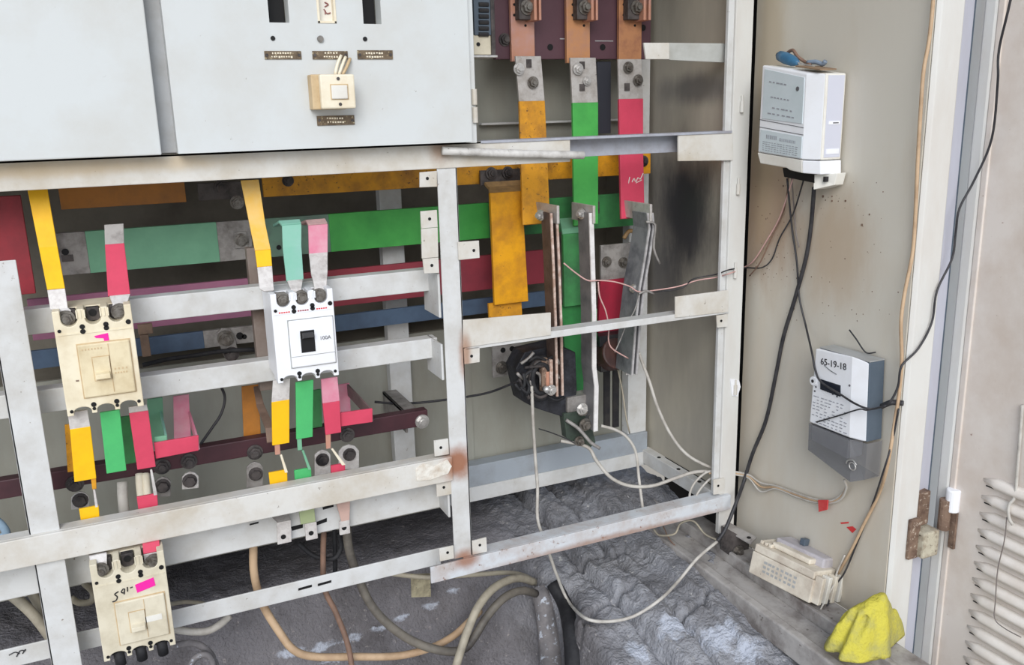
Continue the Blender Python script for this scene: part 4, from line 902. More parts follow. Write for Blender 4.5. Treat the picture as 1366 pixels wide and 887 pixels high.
b1 = blade('burnt brown knife blade, leftmost of three in the right bay', [(738, 284), (741, 350), (744, 430), (746, 528)], .055, .034, (-.006, .0045), M_FACEB, M_EDGEB, (742, 274, .075), [(722, 287, .088, (-1, -.3, 0), .007), (735, 520, .05, (0, -1, 0), .007)])
b2 = blade('pale edged knife blade, middle of three in the right bay', [(788, 284), (790, 350), (792, 420), (792, 490), (795, 515), (794, 575)], .055, .040, (-.0035,), mat('grey_blade_side', (132, 130, 130), .5, .15, dirt=(92, 92, 96), amt=.6, scale=24), mat('white_blade_edge', (226, 224, 222), .5, dirt=(186, 180, 176), amt=.5, scale=50, bump=.1), (790, 274, .07), [(776, 285, .08, (-1, -.3, 0), .007), (776, 545, .05, (0, -1, 0), .008)], thick=.0075)
g = G(); g.box(at(790, 425, .054).x, at(796, 425, .054).x, .0535, .058, at(793, 437, .054).z, at(793, 412, .054).z); make('green_sleeve', g, M_GRN, b2, bevel=.0004)
b3 = blade('grey curved knife blade, rightmost of three in the right bay', [(866, 284), (868, 305), (862, 345), (855, 385), (850, 430), (845, 500)], .055, lambda t: .048 + .006 * t, (-.005, .004), mat('grey_blade_face', (140, 140, 143), .5, .2, dirt=(86, 88, 94), amt=.7, scale=26, bump=.2), mat('pale_grey_edge', (180, 178, 178), .5, dirt=(120, 116, 114), amt=.5, scale=60, bump=.2), (866, 272, .085), [(846, 385, .07, (-1, -.3, 0), .006)])
for (o, pts) in ((b3, [(862, 296), (874, 300), (872, 330), (880, 352)]), (b3, [(852, 392), (862, 388), (872, 392)])):
    g = G(); g.tube([at(x, y, .05) for x, y in pts], .0022, 6, 3); make('steel_wire', g, M_ALU, o, smooth=True)

# burnt current transformer at the foot of the left blade
ct = thing('current_transformer', at(725, 555, .08), 'burnt black current transformer under the leftmost knife blade', 'transformer')
g = G(); g.quad([(688, 492), (700, 470), (742, 460), (768, 470), (770, 520), (764, 550), (750, 556), (716, 545), (698, 536)], .0915, .045); make('burnt_case', g, mat('charred_plastic', (34, 34, 38), .6, dirt=(70, 72, 80), amt=.5, scale=40, bump=.4), ct, bevel=.002)
for k, (r_, y_) in enumerate(((.030, .070), (.026, .066), (.021, .062))):
    c = at(722, 505, y_); pts = [c + Vector((math.cos(a_) * r_ * .8, 0, math.sin(a_) * r_ * 1.25)) for a_ in [.5 + i * 2 * math.pi * .8 / 12 for i in range(13)]]
    g = G(); g.tube(pts, .0045, 7, 3); make('coil_turn', g, M_RUBBER if k != 1 else M_SOOT, ct, smooth=True)
for (a_, b_, y0_, y1_, Y_, m) in ((723, 731, 478, 524, .060, M_RUST), (734, 738, 480, 528, .056, M_EDGEB), (729, 733, 496, 522, .058, M_COPPER2)):
    g = G(); g.pb(a_, b_, y0_, y1_, Y_, .012); make('copper_plate', g, m, ct, bevel=.001)
g = G(); g.pb(707, 714, 507, 524, .060, .01); make('grey_connector', g, M_ALU, ct, bevel=.002)
g = G(); g.cyl(at(727, 518, .058), (0, -1, 0), .006, .012, 14); make('steel_ball', g, M_ZINC, ct, smooth=True)
for pts in ([(687, 512), (694, 520), (700, 512), (698, 498)], [(695, 485), (705, 478), (712, 470)], [(700, 490), (712, 489), (724, 488)], [(702, 528), (706, 515), (700, 502), (712, 492)], [(692, 505), (700, 520), (706, 532)], [(690, 498), (699, 506), (704, 498)], [(705, 482), (716, 476), (728, 480), (740, 474)], [(712, 496), (720, 500), (722, 514)], [(694, 516), (703, 524), (712, 520)], [(742, 478), (748, 490), (746, 505)], [(730, 528), (742, 534), (752, 530)]):
    g = G(); g.tube([at(x, y, .062 + random.uniform(-.006, .006)) for x, y in pts], .0028, 6, 3); make('charred_wire', g, random.choice((M_ALU, M_RUBBER, M_SOOT)), ct, smooth=True)
ib2 = thing('terminal_plate', at(672, 470, .19), 'grey bolted plate behind the burnt transformer, two bolts', 'plate')
g = G(); g.pr([(656, 694, 460, .19), (657, 692, 501, .19)], .006); make('plate', g, M_ALU, ib2, bevel=.0006)
for (x, y) in ((669, 490), (686, 488)): bolt(ib2, at(x, y, .187), r=.009, h=.012)
hole(ib2, at(671, 467, .1865), r=.005); hole(ib2, at(683, 465, .1865), r=.005)
# foot of the middle bar
ft = thing('blade_foot', at(775, 590, .06), 'sooty bolted clamp at the foot of the middle knife blade', 'clamp')
g = G(); g.pb(757, 790, 528, 548, .085, .03); make('insulator', g, M_ALU, ft, bevel=.0015)
g = G(); g.quad([(752, 552), (784, 546), (795, 590), (785, 600), (756, 585)], .085, .02); make('base', g, mat('sooty_green_base', (64, 76, 66), .6, dirt=(40, 44, 42), amt=.6, scale=30, bump=.3), ft, bevel=.0015)
for (x, y, r) in ((776, 548, .007), (780, 566, .009), (772, 588, .007), (790, 556, .006)): bolt(ft, at(x, y, .072), r=r, h=.014, m=M_BOLT)
g = G(); g.tube([at(755, 560, .08), at(772, 572, .07), at(788, 590, .06), at(800, 598, .055)], .0035, 6); make('strap', g, M_ALU, ft, smooth=True)
# second transformer behind the right blade
cu = thing('current_transformer', at(825, 490, .15), 'dark brown current transformer behind the rightmost knife blade', 'transformer')
g = G(); g.cyl(at(823, 471, .118), (0, .25, -.1), .030, .036, 20); make('coil', g, mat('dark_brown_coil', (84, 56, 50), .5, dirt=(46, 36, 36), amt=.6, scale=30, bump=.2), cu, bevel=.004, smooth=False)
g = G(); g.pb(800, 842, 446, 460, .13, .03); make('bracket', g, M_DARK, cu, bevel=.001)
g = G(); g.pb(802, 840, 486, 494, .135, .03); make('bracket', g, M_DARK, cu, bevel=.001)
for (x, y) in ((826, 466), (832, 473)): bolt(cu, at(x, y, .135), r=.008, m=M_ALU)
for (xl, xr) in ((806, 814), (818, 826)):
    g = G(); g.pb(xl, xr, 492, 570, .20, .004); make('dark_strap', g, M_DARK, cu)
g = G(); g.pb(835, 840, 468, 500, .09, .004); make('pale_strap', g, M_TINW, cu, bevel=.0005)

# ------------------------------------------------------------------ electricity meters on the kiosk wall
def loft(a, b):
    """solid between two polygons with equal corner counts"""
    g = G(); n = len(a); g.add(list(a) + list(b), [tuple(range(n)), tuple(range(2 * n - 1, n - 1, -1))] + [(i, n + i, n + (i + 1) % n, (i + 1) % n) for i in range(n)]); return g
def onX(p, X): return Vector((X, p.y, p.z))
def quadmap(c):
    """c: TL, TR, BR, BL in space; returns f(u right, v down)"""
    return lambda u, v, off=Vector((0, 0, 0)): c[0] * (1 - u) * (1 - v) + c[1] * u * (1 - v) + c[2] * u * v + c[3] * (1 - u) * v + off
XF, XS = .985, .996
m1 = thing('electricity_meter', (1.02, -.15, 1.41), 'upper white electricity meter on the kiosk wall, tools lying on it', 'meter')
f1 = [atX(1017, 87, XF), atX(1076, 98, XF), atX(1070, 213, XF), atX(1011, 203, XF)]
s1 = [onX(f1[0], XS), atX(1102, 98, XS), atX(1095, 214, XS), onX(f1[3], XS)]
k1 = [onX(p, 1.036) for p in s1]
g = loft(f1, s1); make('front_cover', g, M_WHITE, m1, bevel=.002)
g = loft([onX(p, XS + .0005) for p in s1], k1); make('housing', g, M_OFFW, m1, bevel=.002)
q1 = quadmap(f1); o1 = Vector((-.0012, 0, 0))
g = loft([q1(.07, .035, o1), q1(.97, .05, o1), q1(.97, .58, o1), q1(.07, .60, o1)], [q1(.07, .035), q1(.97, .05), q1(.97, .58), q1(.07, .60)]); make('label_window', g, M_LABELBLU, m1, bevel=.0003)
g = loft([q1(.05, .73, o1), q1(.985, .73, o1), q1(.985, .985, o1), q1(.05, .985, o1)], [q1(.05, .73), q1(.985, .73), q1(.985, .985), q1(.05, .985)]); make('data_label', g, M_LABELBLU, m1, bevel=.0003)
rows = [(.16, .2, .62, 5), (.33, .25, .7, 6), (.45, .3, .8, 5), (.52, .2, .85, 6)]
g = G()
def pr_line(g, v, u0, u1, n, h=.014):
    for i in range(n):
        a = u0 + (u1 - u0) * i / n; b = a + (u1 - u0) / n * random.uniform(.45, .85)
        g.v and None
        l = loft([q1(a, v, o1 * 1.4), q1(b, v, o1 * 1.4), q1(b, v + h, o1 * 1.4), q1(a, v + h, o1 * 1.4)], [q1(a, v, o1), q1(b, v, o1), q1(b, v + h, o1), q1(a, v + h, o1)])
        g.add(l.v, l.f)
for (v, a, b, n) in rows: pr_line(g, v, a, b, n)
for k in range(5): pr_line(g, .86 + k * .024, .12, .92, 12, .006)
make('small_print', g, M_PRINT, m1, kind='stuff')
g = G()
for k in range(9): pr_line(g, .775, .2 + k * .028, .2 + k * .028 + .018, 1, .045)
for k in range(14): pr_line(g, .79, .50 + k * .026, .50 + k * .026 + .012, 1, .035)
make('barcode', g, M_PRINT, m1, kind='stuff')
g = G(); g.cyl(q1(.84, .19, o1), (-1, 0, 0), .0035, .0006, 10); make('emblem', g, M_PRINTD, m1)
for v in (.615, .70): 
    g = loft([q1(0, v, o1 * .4), q1(1, v + .005, o1 * .4), q1(1, v + .012, o1 * .4), q1(0, v + .007, o1 * .4)], [q1(0, v), q1(1, v + .005), q1(1, v + .012), q1(0, v + .007)]); make('seam', g, M_PRINTD, m1)
# lower terminal cover, dark cable opening, side foot
tcv = [atX(1010, 203.5, XF), atX(1070, 213.5, XF), atX(1070, 231, XF), atX(1053, 227, XF), atX(1049, 224, XF), atX(1014, 218, XF)]
g = loft(tcv, [onX(p, XF + .030) for p in tcv]); make('terminal_cover', g, M_OFFW, m1, bevel=.0015)
tc2 = [atX(1070, 214, XF), atX(1095, 215, XF + .010), atX(1095, 233, XF + .010), atX(1070, 231, XF)]
g = loft(tc2, [onX(p, 1.036) for p in tc2]); make('terminal_side', g, M_WHITE, m1, bevel=.0015)
dk = [atX(1044, 224, 1.002), atX(1086, 232, 1.002), atX(1086, 244, 1.002), atX(1046, 236, 1.002)]
g = loft(dk, [onX(p, 1.034) for p in dk]); make('cable_entry', g, M_BLACK, m1)
sf = [atX(1085, 233, 1.002), atX(1117, 231, 1.018), atX(1113, 247, 1.018), atX(1085, 253, 1.002)]
g = loft(sf, [onX(p, 1.036) for p in sf]); make('mounting_foot', g, M_OFFW, m1, bevel=.001)
p = atX(1100, 239, 1.007); g = G(); g.box(p.x - .002, p.x + .004, p.y - .004, p.y + .001, p.z - .004, p.z + .004); make('screw_slot', g, M_DARK, m1)
# side grey panel and small stickers (on the face that looks towards the front)
ys = min(s1[1].y, s1[2].y)
def sidepl(name, u0, u1, v0, v1, m, off=.0006):
    a, b, c, d = [onX(s1[1], XS + .005), onX(s1[1], 1.035), onX(s1[2], 1.035), onX(s1[2], XS + .005)]
    q = quadmap([a, b, c, d]); O = Vector((0, -off, 0))
    g = loft([q(u0, v0, O), q(u1, v0, O), q(u1, v1, O), q(u0, v1, O)], [q(u0, v0), q(u1, v0), q(u1, v1), q(u0, v1)]); return make(name, g, m, m1)
sidepl('side_panel', .0, .93, .02, .97, mat('lilac_grey_plastic', (204, 206, 218), .45, bump=.02))
sidepl('serial_sticker', .15, .80, .545, .585, M_WHITE, .0012); sidepl('serial_print', .40, .72, .560, .573, M_PRINTD, .0015)
sidepl('seal_sticker', .1, .85, .87, .93, M_WHITE, .0012)
cl = [atX(1074, 178, XS - .004), atX(1083, 176, XS - .003), atX(1083, 186, XS - .003), atX(1074, 188, XS - .004)]
g = loft(cl, [onX(p, XS) for p in cl]); make('sealing_latch', g, M_TOPGREY, m1, bevel=.0006)
ztop = lambda x, y: Vector((1, 0, 0))
def onTop(u, d):
    """point on top of the upper meter: u along the wall (0 far, 1 near), d depth from the face"""
    a = onX(f1[0], XF); b = onX(s1[1], XF); p = a * (1 - u) + b * u; p.x = XF + d; return p
sd_ = thing('screwdriver', onTop(.3, .02), 'small screwdriver with blue handle lying on the upper meter', 'screwdriver')
pa, pb_, pc = onTop(.08, .024) + Vector((0, 0, .016)), onTop(.46, .020) + Vector((0, 0, .0085)), onTop(.70, .024) + Vector((0, 0, .006))
d_ = (pb_ - pa); L_ = d_.length
g = G(); g.lathe(pa, d_, [(.004, 0), (.0080, .003), (.0092, L_ * .35), (.0080, L_ * .75), (.0045, L_ * .95), (.003, L_)], 12); make('handle', g, M_BLUEH, sd_, smooth=True)
g = G(); g.cyl(pa - d_.normalized() * .003, d_, .0045, .004, 10); make('end_cap', g, M_DARK, sd_)
g = G(); g.tube([pb_, pc], .0016, 6, 1); make('shaft', g, M_ZINC, sd_)
g = G(); a = onTop(.55, .004); b = onTop(.97, .002); c = onTop(.93, .040); d = onTop(.6, .042); up = Vector((0, 0, .004))
g.prism([p + up for p in (a, b, c, d)], (0, 0, .0022)); make('cardboard_scrap', g, M_CARD, None, bevel=.0005, label='brown scrap of cardboard on top of the upper meter', cat='cardboard')
g = G(); g.tube([onTop(.12, .03) + Vector((0, 0, .016)), onTop(.26, .03) + Vector((0, 0, .026)), onTop(.36, .03) + Vector((0, 0, .017)), onTop(.45, .035) + Vector((0, 0, .010)), onTop(.58, .03) + Vector((0, 0, .007))], .0026, 7, 5)
make('wire_scrap', g, M_CABR, None, smooth=True, label='brown scrap of wire beside the screwdriver on the upper meter', cat='wire')
g = G(); g.tube([onTop(.5, .034) + Vector((0, 0, .010)), onTop(.62, .036) + Vector((0, 0, .012)), onTop(.72, .038) + Vector((0, 0, .010)), onTop(.76, .038) + Vector((0, 0, .015))], .0035, 8, 5)
make('metal_clip', g, mat('steel_blue_clip', (132, 148, 166), .5, dirt=(110, 120, 134), amt=.4), None, smooth=True, label='steel blue clip behind the cardboard scrap on the upper meter', cat='clip')

XG, XH = .998, 1.006
m2 = thing('electricity_meter', (1.02, -.28, .91), 'lower white electricity meter with display and smoky terminal cover', 'meter')
f2 = [atX(1088, 465, XG), atX(1137, 475, XG), atX(1133, 584, XG), atX(1079.5, 563, XG)]
s2 = [onX(f2[0], XH), atX(1160, 484, XH), atX(1156, 590, XH), onX(f2[3], XH)]
g = loft(f2, s2); make('front_cover', g, M_WHITE, m2, bevel=.002)
kb = [onX(p, XH + .0004) for p in s2]; kb2 = [onX(p, 1.037) for p in s2]
g = loft(kb, kb2); make('housing', g, mat('slate_housing', (84, 96, 108), .45, dirt=(68, 80, 92), amt=.4, scale=20), m2, bevel=.0015)
g = loft([kb[0] + Vector((0, 0, .0004)), kb[1] + Vector((0, 0, .0004)), kb2[1] + Vector((0, 0, .0004)), kb2[0] + Vector((0, 0, .0004))], [p + Vector((0, 0, .0016)) for p in (kb[0], kb[1], kb2[1], kb2[0])]); make('top_cap', g, M_TOPGREY, m2)
q2 = quadmap(f2); o2 = Vector((-.0010, 0, 0))
def onface(name, pts, m, off=o2, par=m2, bevel=0):
    a = [q2(u, v) for u, v in pts]; g = loft([p + off for p in a], a); return make(name, g, m, par, bevel=bevel)
def inv(x, y):
    p = atX(x, y, XG); u, v = .5, .5
    for _ in range(30):
        r = p - q2(u, v); du = (q2(u + .01, v) - q2(u, v)) / .01; dv = (q2(u, v + .01) - q2(u, v)) / .01
        a, b, c, d = du.y, dv.y, du.z, dv.z; det = a * d - b * c
        u += (r.y * d - r.z * b) / det; v += (a * r.z - c * r.y) / det
    return u, v
onface('display', [inv(1095, 505.5), inv(1121.5, 514), inv(1121.5, 529), inv(1095, 519)], M_LCD, Vector((-.0014, 0, 0)))
u_, v_ = inv(1086, 508)
g = G(); g.cyl(q2(u_, v_) + Vector((.002, 0, 0)), (-1, 0, 0), .0075, .005, 18); make('optical_port_ear', g, M_WHITE, m2, bevel=.001)
g = G(); g.cyl(q2(u_, v_) + Vector((-.003, 0, 0)), (-1, 0, 0), .0028, .0006, 10); make('optical_port', g, M_DARK, m2)
rt = (q2(1, .2) - q2(0, .2)); upv = q2(.5, 0) - q2(.5, 1)
text(m2, '65-19-18', q2(.52, .15, Vector((-.0006, 0, 0))), rt, upv, .0150, M_PENBLK, 'handwriting', .0002)
strokes(m2, [[q2(.28, .19, o2 * .6), q2(.45, .235, o2 * .6), q2(.62, .265, o2 * .6)]], M_PRINTD, .0005, 'underline')
g = G()
for k in range(9):
    v = .62 + k * .042
    for i in range(9):
        a = .06 + .1 * i; b = a + random.uniform(.04, .085)
        if random.random() < .2: continue
        l = loft([q2(a, v, o2 * .6), q2(b, v, o2 * .6), q2(b, v + .010, o2 * .6), q2(a, v + .010, o2 * .6)], [q2(a, v), q2(b, v), q2(b, v + .010), q2(a, v + .010)]); g.add(l.v, l.f)
make('small_print', g, M_PRINT, m2, kind='stuff')
g = G()
for (u, v) in ((.1, .50), (.28, .50), (.42, .51), (.55, .525), (.66, .54), (.08, .56), (.96, .36)):
    g.cyl(q2(u, v), (-1, 0, 0), .0018, .0006, 8)
make('indicator', g, M_PRINTD, m2, kind='stuff')
# smoky cover over the terminals
tb2 = [atX(1081, 566, XG + .006), atX(1132, 588, XG + .006), atX(1130, 612, XG + .006), atX(1081, 586, XG + .006)]
g = loft(tb2, [onX(p, 1.035) for p in tb2]); make('terminal_block', g, mat('pale_terminal_grey', (186, 186, 190), .5, dirt=(150, 150, 156), amt=.4, scale=40), m2, bevel=.001)
cv = [atX(1079, 564.5, XG - .001), atX(1134, 586, XG - .001), atX(1134, 643, XG - .001), atX(1078, 600, XG - .001)]
sv = [onX(cv[0], XH), atX(1157, 592, XH), atX(1153, 640, XH), onX(cv[3], XH)]
zb = [onX(p, 1.037) for p in sv]
g = G(); vs = cv + sv + zb
g.add(vs, [(0, 1, 2, 3), (1, 5, 6, 2), (5, 9, 10, 6), (3, 2, 6, 7), (7, 6, 10, 11), (0, 3, 7, 4), (4, 7, 11, 8)])
make('terminal_cover', g, M_CLEAR, m2)
p = atX(1137, 622, XG - .003)
g = G()
pts = [p + Vector((0, math.cos(a_) * .0065, math.sin(a_) * .006)) for a_ in [i * 2 * math.pi / 10 for i in range(11)]]
g.tube(pts, .0011, 5, 2); g.tube([p + Vector((0, -.008, .005)), p + Vector((0, .0, .010)), p + Vector((0, .010, .006)), p + Vector((0, .013, .0))], .0011, 5, 3); make('seal_wire', g, M_ZINC, m2, smooth=True)

# ------------------------------------------------------------------ wires and cables
def P3d(p):
    if isinstance(p, Vector): return p
    if p[2] == 'F': return onfloor(p[0], p[1], .022)
    if isinstance(p[2], str): return atX(p[0], p[1], float(p[2][1:]))
    return at(p[0], p[1], p[2])
def cable(label, pts, r, m, n=8, sub=6, group=None, name='cable', cat='cable'):
    g = G(); g.tube([P3d(p) for p in pts], r, n, sub); return make(name, g, m, None, smooth=True, label=label, cat=cat, group=group)
w_ = 'X1.034'
cable('thick black cable drooping down the wall from the upper meter', [(1086, 250, 'X1.02'), (1082, 300, w_), (1075, 345, w_), (1060, 400, w_), (1045, 450, w_), (1035, 500, w_), (1022, 560, w_), (1004, 605, 'X1.03'), (993, 640, 'X1.026'), (983, 668, -.04), (968, 705, -.05), (957, 722, -.05)], .0034, M_CABK)
cable('dirty white cable hanging in a wide loop below the right bay rail', [(957, 722, -.05), (930, 745, -.06), (905, 775, -.07), (880, 800, 'F'), (845, 822, 'F'), (810, 829, 'F'), (780, 824, 'F'), (757, 800, 'F'), (742, 765, .05), (735, 745, .05), (724, 715, .05), (717, 690, .05), (717, 650, .06), (714, 610, .06), (711, 560, .06), (710, 535, .06), (709, 515, .058)], .0029, M_CABW)
cable('thin black wire crossing the kiosk post to the lower meter', [(1385, -330, -.40), (1372, -160, -.42), (1352, -20, -.42), (1333, 65, -.40), (1331, 110, -.40), (1323, 185, -.38), (1300, 240, -.365), (1280, 278, -.36), (1275, 310, -.356), (1270, 345, -.355), (1250, 388, -.356), (1243, 430, -.356), (1225, 465, -.356), (1203, 488, -.354), (1198, 515, -.352), (1188, 535, -.348), (1175, 543, 'X1.01'), (1158, 545, 'X.993'), (1140, 538, 'X.992'), (1121, 526, 'X.992'), (1096, 510, 'X.992'), (1088, 495, 'X.995'), (1083, 470, 'X1.0'), (1075, 435, 'X1.03'), (1066, 395, w_), (1063, 350, w_), (1056, 300, w_), (1050, 238, 'X1.012')], .0017, M_CABK, 7)
cable('short dark wire end pointing left across the lower meter face', [(1182, 541, 'X1.0'), (1158, 547, 'X.992'), (1146, 546, 'X.991'), (1120, 554, 'X.993'), (1089, 563, 'X.993')], .0012, M_CABK, 6)
cable('black plug end poking out of the post beside the lower meter', [(1176, 542, 'X1.015'), (1188, 537, -.344), (1196, 537, -.347), (1205, 538, -.355)], .0042, M_CABK, 8)
cable('thin wire curling up behind the lower meter', [(1168, 470, w_), (1155, 470, 'X1.03'), (1142, 452, 'X1.03'), (1133, 440, 'X1.03')], .0012, M_CABK, 6)
cable('pale beige cable running down the whole kiosk wall edge', [(1262, -330, -.3475), (1255, -160, -.347), (1246, -15, -.347), (1240, 50, -.347), (1232, 95, -.347), (1228, 150, -.347), (1224, 220, -.347), (1221, 290, -.347), (1217, 340, -.347), (1207, 390, -.348), (1202, 430, -.349), (1203, 480, -.350), (1200, 520, -.351), (1194, 560, -.351), (1184, 620, -.351), (1172, 660, 'X1.034'), (1152, 700, 'X1.034'), (1135, 735, 'X1.034'), (1118, 765, 'X1.034')], .0026, M_CABB)
cable('thin dark wire beside the pale beige cable, ending at the channel', [(1199, 545, -.356), (1190, 590, -.353), (1178, 630, -.352), (1163, 675, 'X1.036'), (1143, 725, 'X1.036'), (1127, 763, 'X1.030'), (1112, 785, 'X1.025'), (1099, 820, 'X.995'), (1083, 845, 'X.97'), (1076, 880, 'X.95'), (1070, 905, 'X.94')], .0015, M_CABK, 6)
cable('pale frayed wire hanging by the fallen breaker', [(1127, 740, 'X1.030'), (1117, 762, 'X1.028'), (1112, 780, 'X1.02'), (1095, 812, 'X.99'), (1084, 838, 'X.972'), (1080, 866, 'X.958'), (1072, 880, 'X.945')], .0016, M_CABW, 6)
GW = 'pale wires running along the wall to the lower meter'
for k, (lb, dy) in enumerate((('topmost pale wire along the wall into the lower meter', 0), ('middle pale wire along the wall into the lower meter', 4), ('lowest pale wire along the wall into the lower meter, sagging', 9))):
    pts = [(940 + 6 * k, 630 + dy * .3, .02), (962, 628 + dy * .4, .018), (985, 630 + dy * .4, .0), (1000, 634 + dy * .5, 'X1.03'), (1015, 644 + dy * 1.3, 'X1.032'), (1035, 648 + dy * (.5 if k < 2 else .4), w_), (1060, 657 + dy * .5, w_), (1085, 665 + dy * .5, w_), (1108, 668 + dy * .3, w_), (1122, 660 + dy * .6, w_), (1129, 648 + dy * .3, 'X1.028'), (1126, 640, 'X1.022')]
    cable(lb, pts, .0020, (M_CABW, M_CABB, M_CABW)[k], 7, group=GW)
cable('white cable from the right blade down to the right upright', [(852, 470, .075), (858, 487, .075), (866, 508, .07), (878, 545, .06), (895, 580, .05), (915, 605, .04), (940, 620, .025), (963, 627, .02)], .0030, M_CABW)
cable('white cable sweeping from the blade foot to the right upright', [(748, 588, .09), (770, 592, .08), (786, 598, .07), (796, 615, .06), (815, 637, .05), (840, 648, .045), (870, 648, .04), (900, 638, .03), (925, 630, .03), (950, 629, .025), (975, 634, .022)], .0033, M_CABW)
cable('white cable arching down from the blade foot past the rear upright', [(802, 568, .06), (820, 573, .06), (836, 583, .06), (848, 603, .055), (852, 635, .05), (855, 660, .04), (858, 682, .03)], .0028, M_CABW)
GL = 'white loops beside the right upright'
cable('outer white wire loop behind the right bay bottom rail', [(965, 627, .018), (945, 629, .02), (930, 640, .02), (921, 655, .02), (919, 675, .03)], .0022, M_CABW, 7, group=GL)
cable('inner white wire loop behind the right bay bottom rail', [(966, 633, .018), (950, 637, .02), (936, 650, .02), (927, 665, .02), (924, 680, .03)], .0022, M_CABW, 7, group=GL)
cable('dirty wire trailing on the channel under the right bay rail', [(872, 706, .06), (880, 714, .05), (900, 712, .03), (908, 698, .03), (925, 695, .02), (940, 712, .0), (956, 720, -.02)], .0020, M_CABG, 7)
cable('thin brown wire lying across the rubble below the rail', [(884, 700, .10), (895, 722, .06), (915, 738, .03), (935, 744, .02)], .0011, M_CABR, 6)
cable('pink twisted wire crossing from the middle blade to the wall', [(752, 351, .05), (768, 364, .05), (784, 374, .048), (800, 374, .05), (820, 376, .05), (840, 382, .052), (852, 389, .052), (875, 387, .06), (905, 382, .05), (930, 374, .04), (955, 370, .02), (975, 364, -.014), (990, 358, 'X1.03'), (1005, 348, w_), (1022, 322, w_), (1040, 290, w_), (1058, 238, 'X1.012')], .0013, M_WIREP, 6)
cable('grey wire twisted round the pink one near the right upright', [(861, 389, .055), (880, 389, .06), (910, 384, .05), (925, 372, .04), (955, 366, .02), (972, 360, -.014), (992, 357, 'X1.03'), (1016, 357, 'X1.03'), (1030, 345, w_), (1040, 318, w_), (1058, 285, w_), (1072, 240, 'X1.012')], .0013, M_CABK, 6)
cable('thin reddish wire hanging from the middle blade across crimson bar', [(798, 376, .05), (800, 395, .05), (808, 415, .05), (812, 436, .05), (812, 455, .045), (818, 466, .045), (838, 478, .05)], .0013, M_WIREP, 6)
cable('bare wire from the right blade down behind the middle rail', [(853, 393, .05), (846, 415, .05), (836, 432, .05), (828, 452, .05), (820, 470, .05)], .0012, M_ALU, 6)
cable('thin wire drooping from upper meter, crossing its thicker neighbour', [(1056, 236, 'X1.012'), (1059, 275, w_), (1062, 310, w_), (1066, 330, w_)], .0012, M_WIREG, 6)
cable('thin rusty wire fanning left from the upper meter', [(1052, 236, 'X1.012'), (1046, 280, w_), (1030, 315, w_), (1014, 350, 'X1.03'), (1000, 368, 'X1.03')], .0012, M_CABR, 6)
cable('thin dark wire behind the rightmost blade', [(824, 492, .12), (830, 520, .11), (835, 555, .10), (840, 578, .10)], .0015, M_CABG, 6)
cable('black wire hanging behind the rails right of left breaker', [(293, 512, .12), (300, 530, .12), (295, 552, .12), (282, 572, .12), (268, 592, .12)], .0022, M_CABK, 7)
cable('thin black wire across the back to the burnt transformer', [(500, 536, .2), (525, 538, .2), (560, 537, .2), (610, 531, .18), (650, 524, .15), (680, 513, .11), (692, 508, .09)], .0022, M_CABK, 7)
cable('black wire end from the burnt transformer lying to the blade foot', [(719, 572, .07), (735, 577, .08), (755, 585, .08), (768, 592, .075)], .0011, M_CABK, 6)
cable('white strap wire hanging down over the louvres at the right edge', [(1364, 540, 'X1.138'), (1361, 580, 'X1.138'), (1357, 630, 'X1.138'), (1354, 662, 'X1.136'), (1346, 674, 'X1.130'), (1346, 690, 'X1.128'), (1351, 700, 'X1.130')], .0024, M_CABW, 7)
cable('thin dark wire dangling across the louvres', [(1343, 690, 'X1.128'), (1340, 720, 'X1.128'), (1331, 760, 'X1.128'), (1328, 800, 'X1.128'), (1327, 825, 'X1.128'), (1340, 838, 'X1.128'), (1362, 850, 'X1.128')], .0009, M_WIREG, 6)
# cables in the pit
cable('thick beige cable hanging from the beam and sweeping right', [(338, 722, .10), (339, 765, .10), (350, 805, .10), (372, 842, .09), (392, 867, .08), (420, 876, .08), (470, 876, .08), (530, 875, .08), (575, 864, .08), (605, 848, .09), (625, 830, .10), (640, 815, .12)], .0066, M_CABB, 12)
cable('rust brown cable hanging down past the lower edge', [(432, 705, .10), (431, 745, .10), (433, 785, .09), (447, 815, .08), (461, 850, .07), (468, 880, .06), (471, 910, .05)], .0048, M_CABR, 10)
cable('thick black sheathed cable sweeping down and turning right, grey beyond', [(462, 700, .10), (466, 735, .10), (478, 770, .09), (492, 802, .08), (515, 830, .07), (550, 855, .06), (590, 868, .05), (618, 866, .05), (634, 848, .05), (650, 822, .06), (672, 798, .07), (695, 788, .09), (716, 792, .11)], .0075, mat('weathered_dark_cable', (120, 114, 104), .6, dirt=(60, 56, 54), amt=.9, scale=9, bump=.1), 12)
cable('thick grey cable rising from the lower edge into the hose', [(604, 905, .03), (614, 870, .04), (625, 838, .05), (640, 806, .06), (662, 782, .08), (690, 771, .10), (712, 776, .12)], .0075, M_CABG, 12)
cable('pale cable lying behind the rail end above the hose', [(520, 765, .18), (545, 768, .17), (580, 770, .15), (640, 766, .14), (680, 764, .14), (704, 770, .14), (720, 782, .14)], .0045, M_CABG, 10)
cable('black cable stub beside the rust brown cable', [(452, 712, .12), (455, 730, .12), (445, 745, .12), (420, 742, .13), (398, 725, .14)], .0042, M_RUBBER, 8)
cable('dark cable hanging by the hanging lugs', [(446, 705, .13), (447, 735, .13), (447, 765, .13)], .004, M_RUBBER, 8)
cable('white flattened cable end right of the low breaker', [(226, 838, .09), (250, 842, .09), (275, 842, .09), (292, 834, .09), (306, 822, .10)], .0060, M_CABW, 10)
cable('dark grey cable curving below the white cable end', [(228, 862, .08), (255, 858, .08), (272, 864, .08), (285, 880, .08), (292, 905, .08)], .0055, M_CLAY, 10)
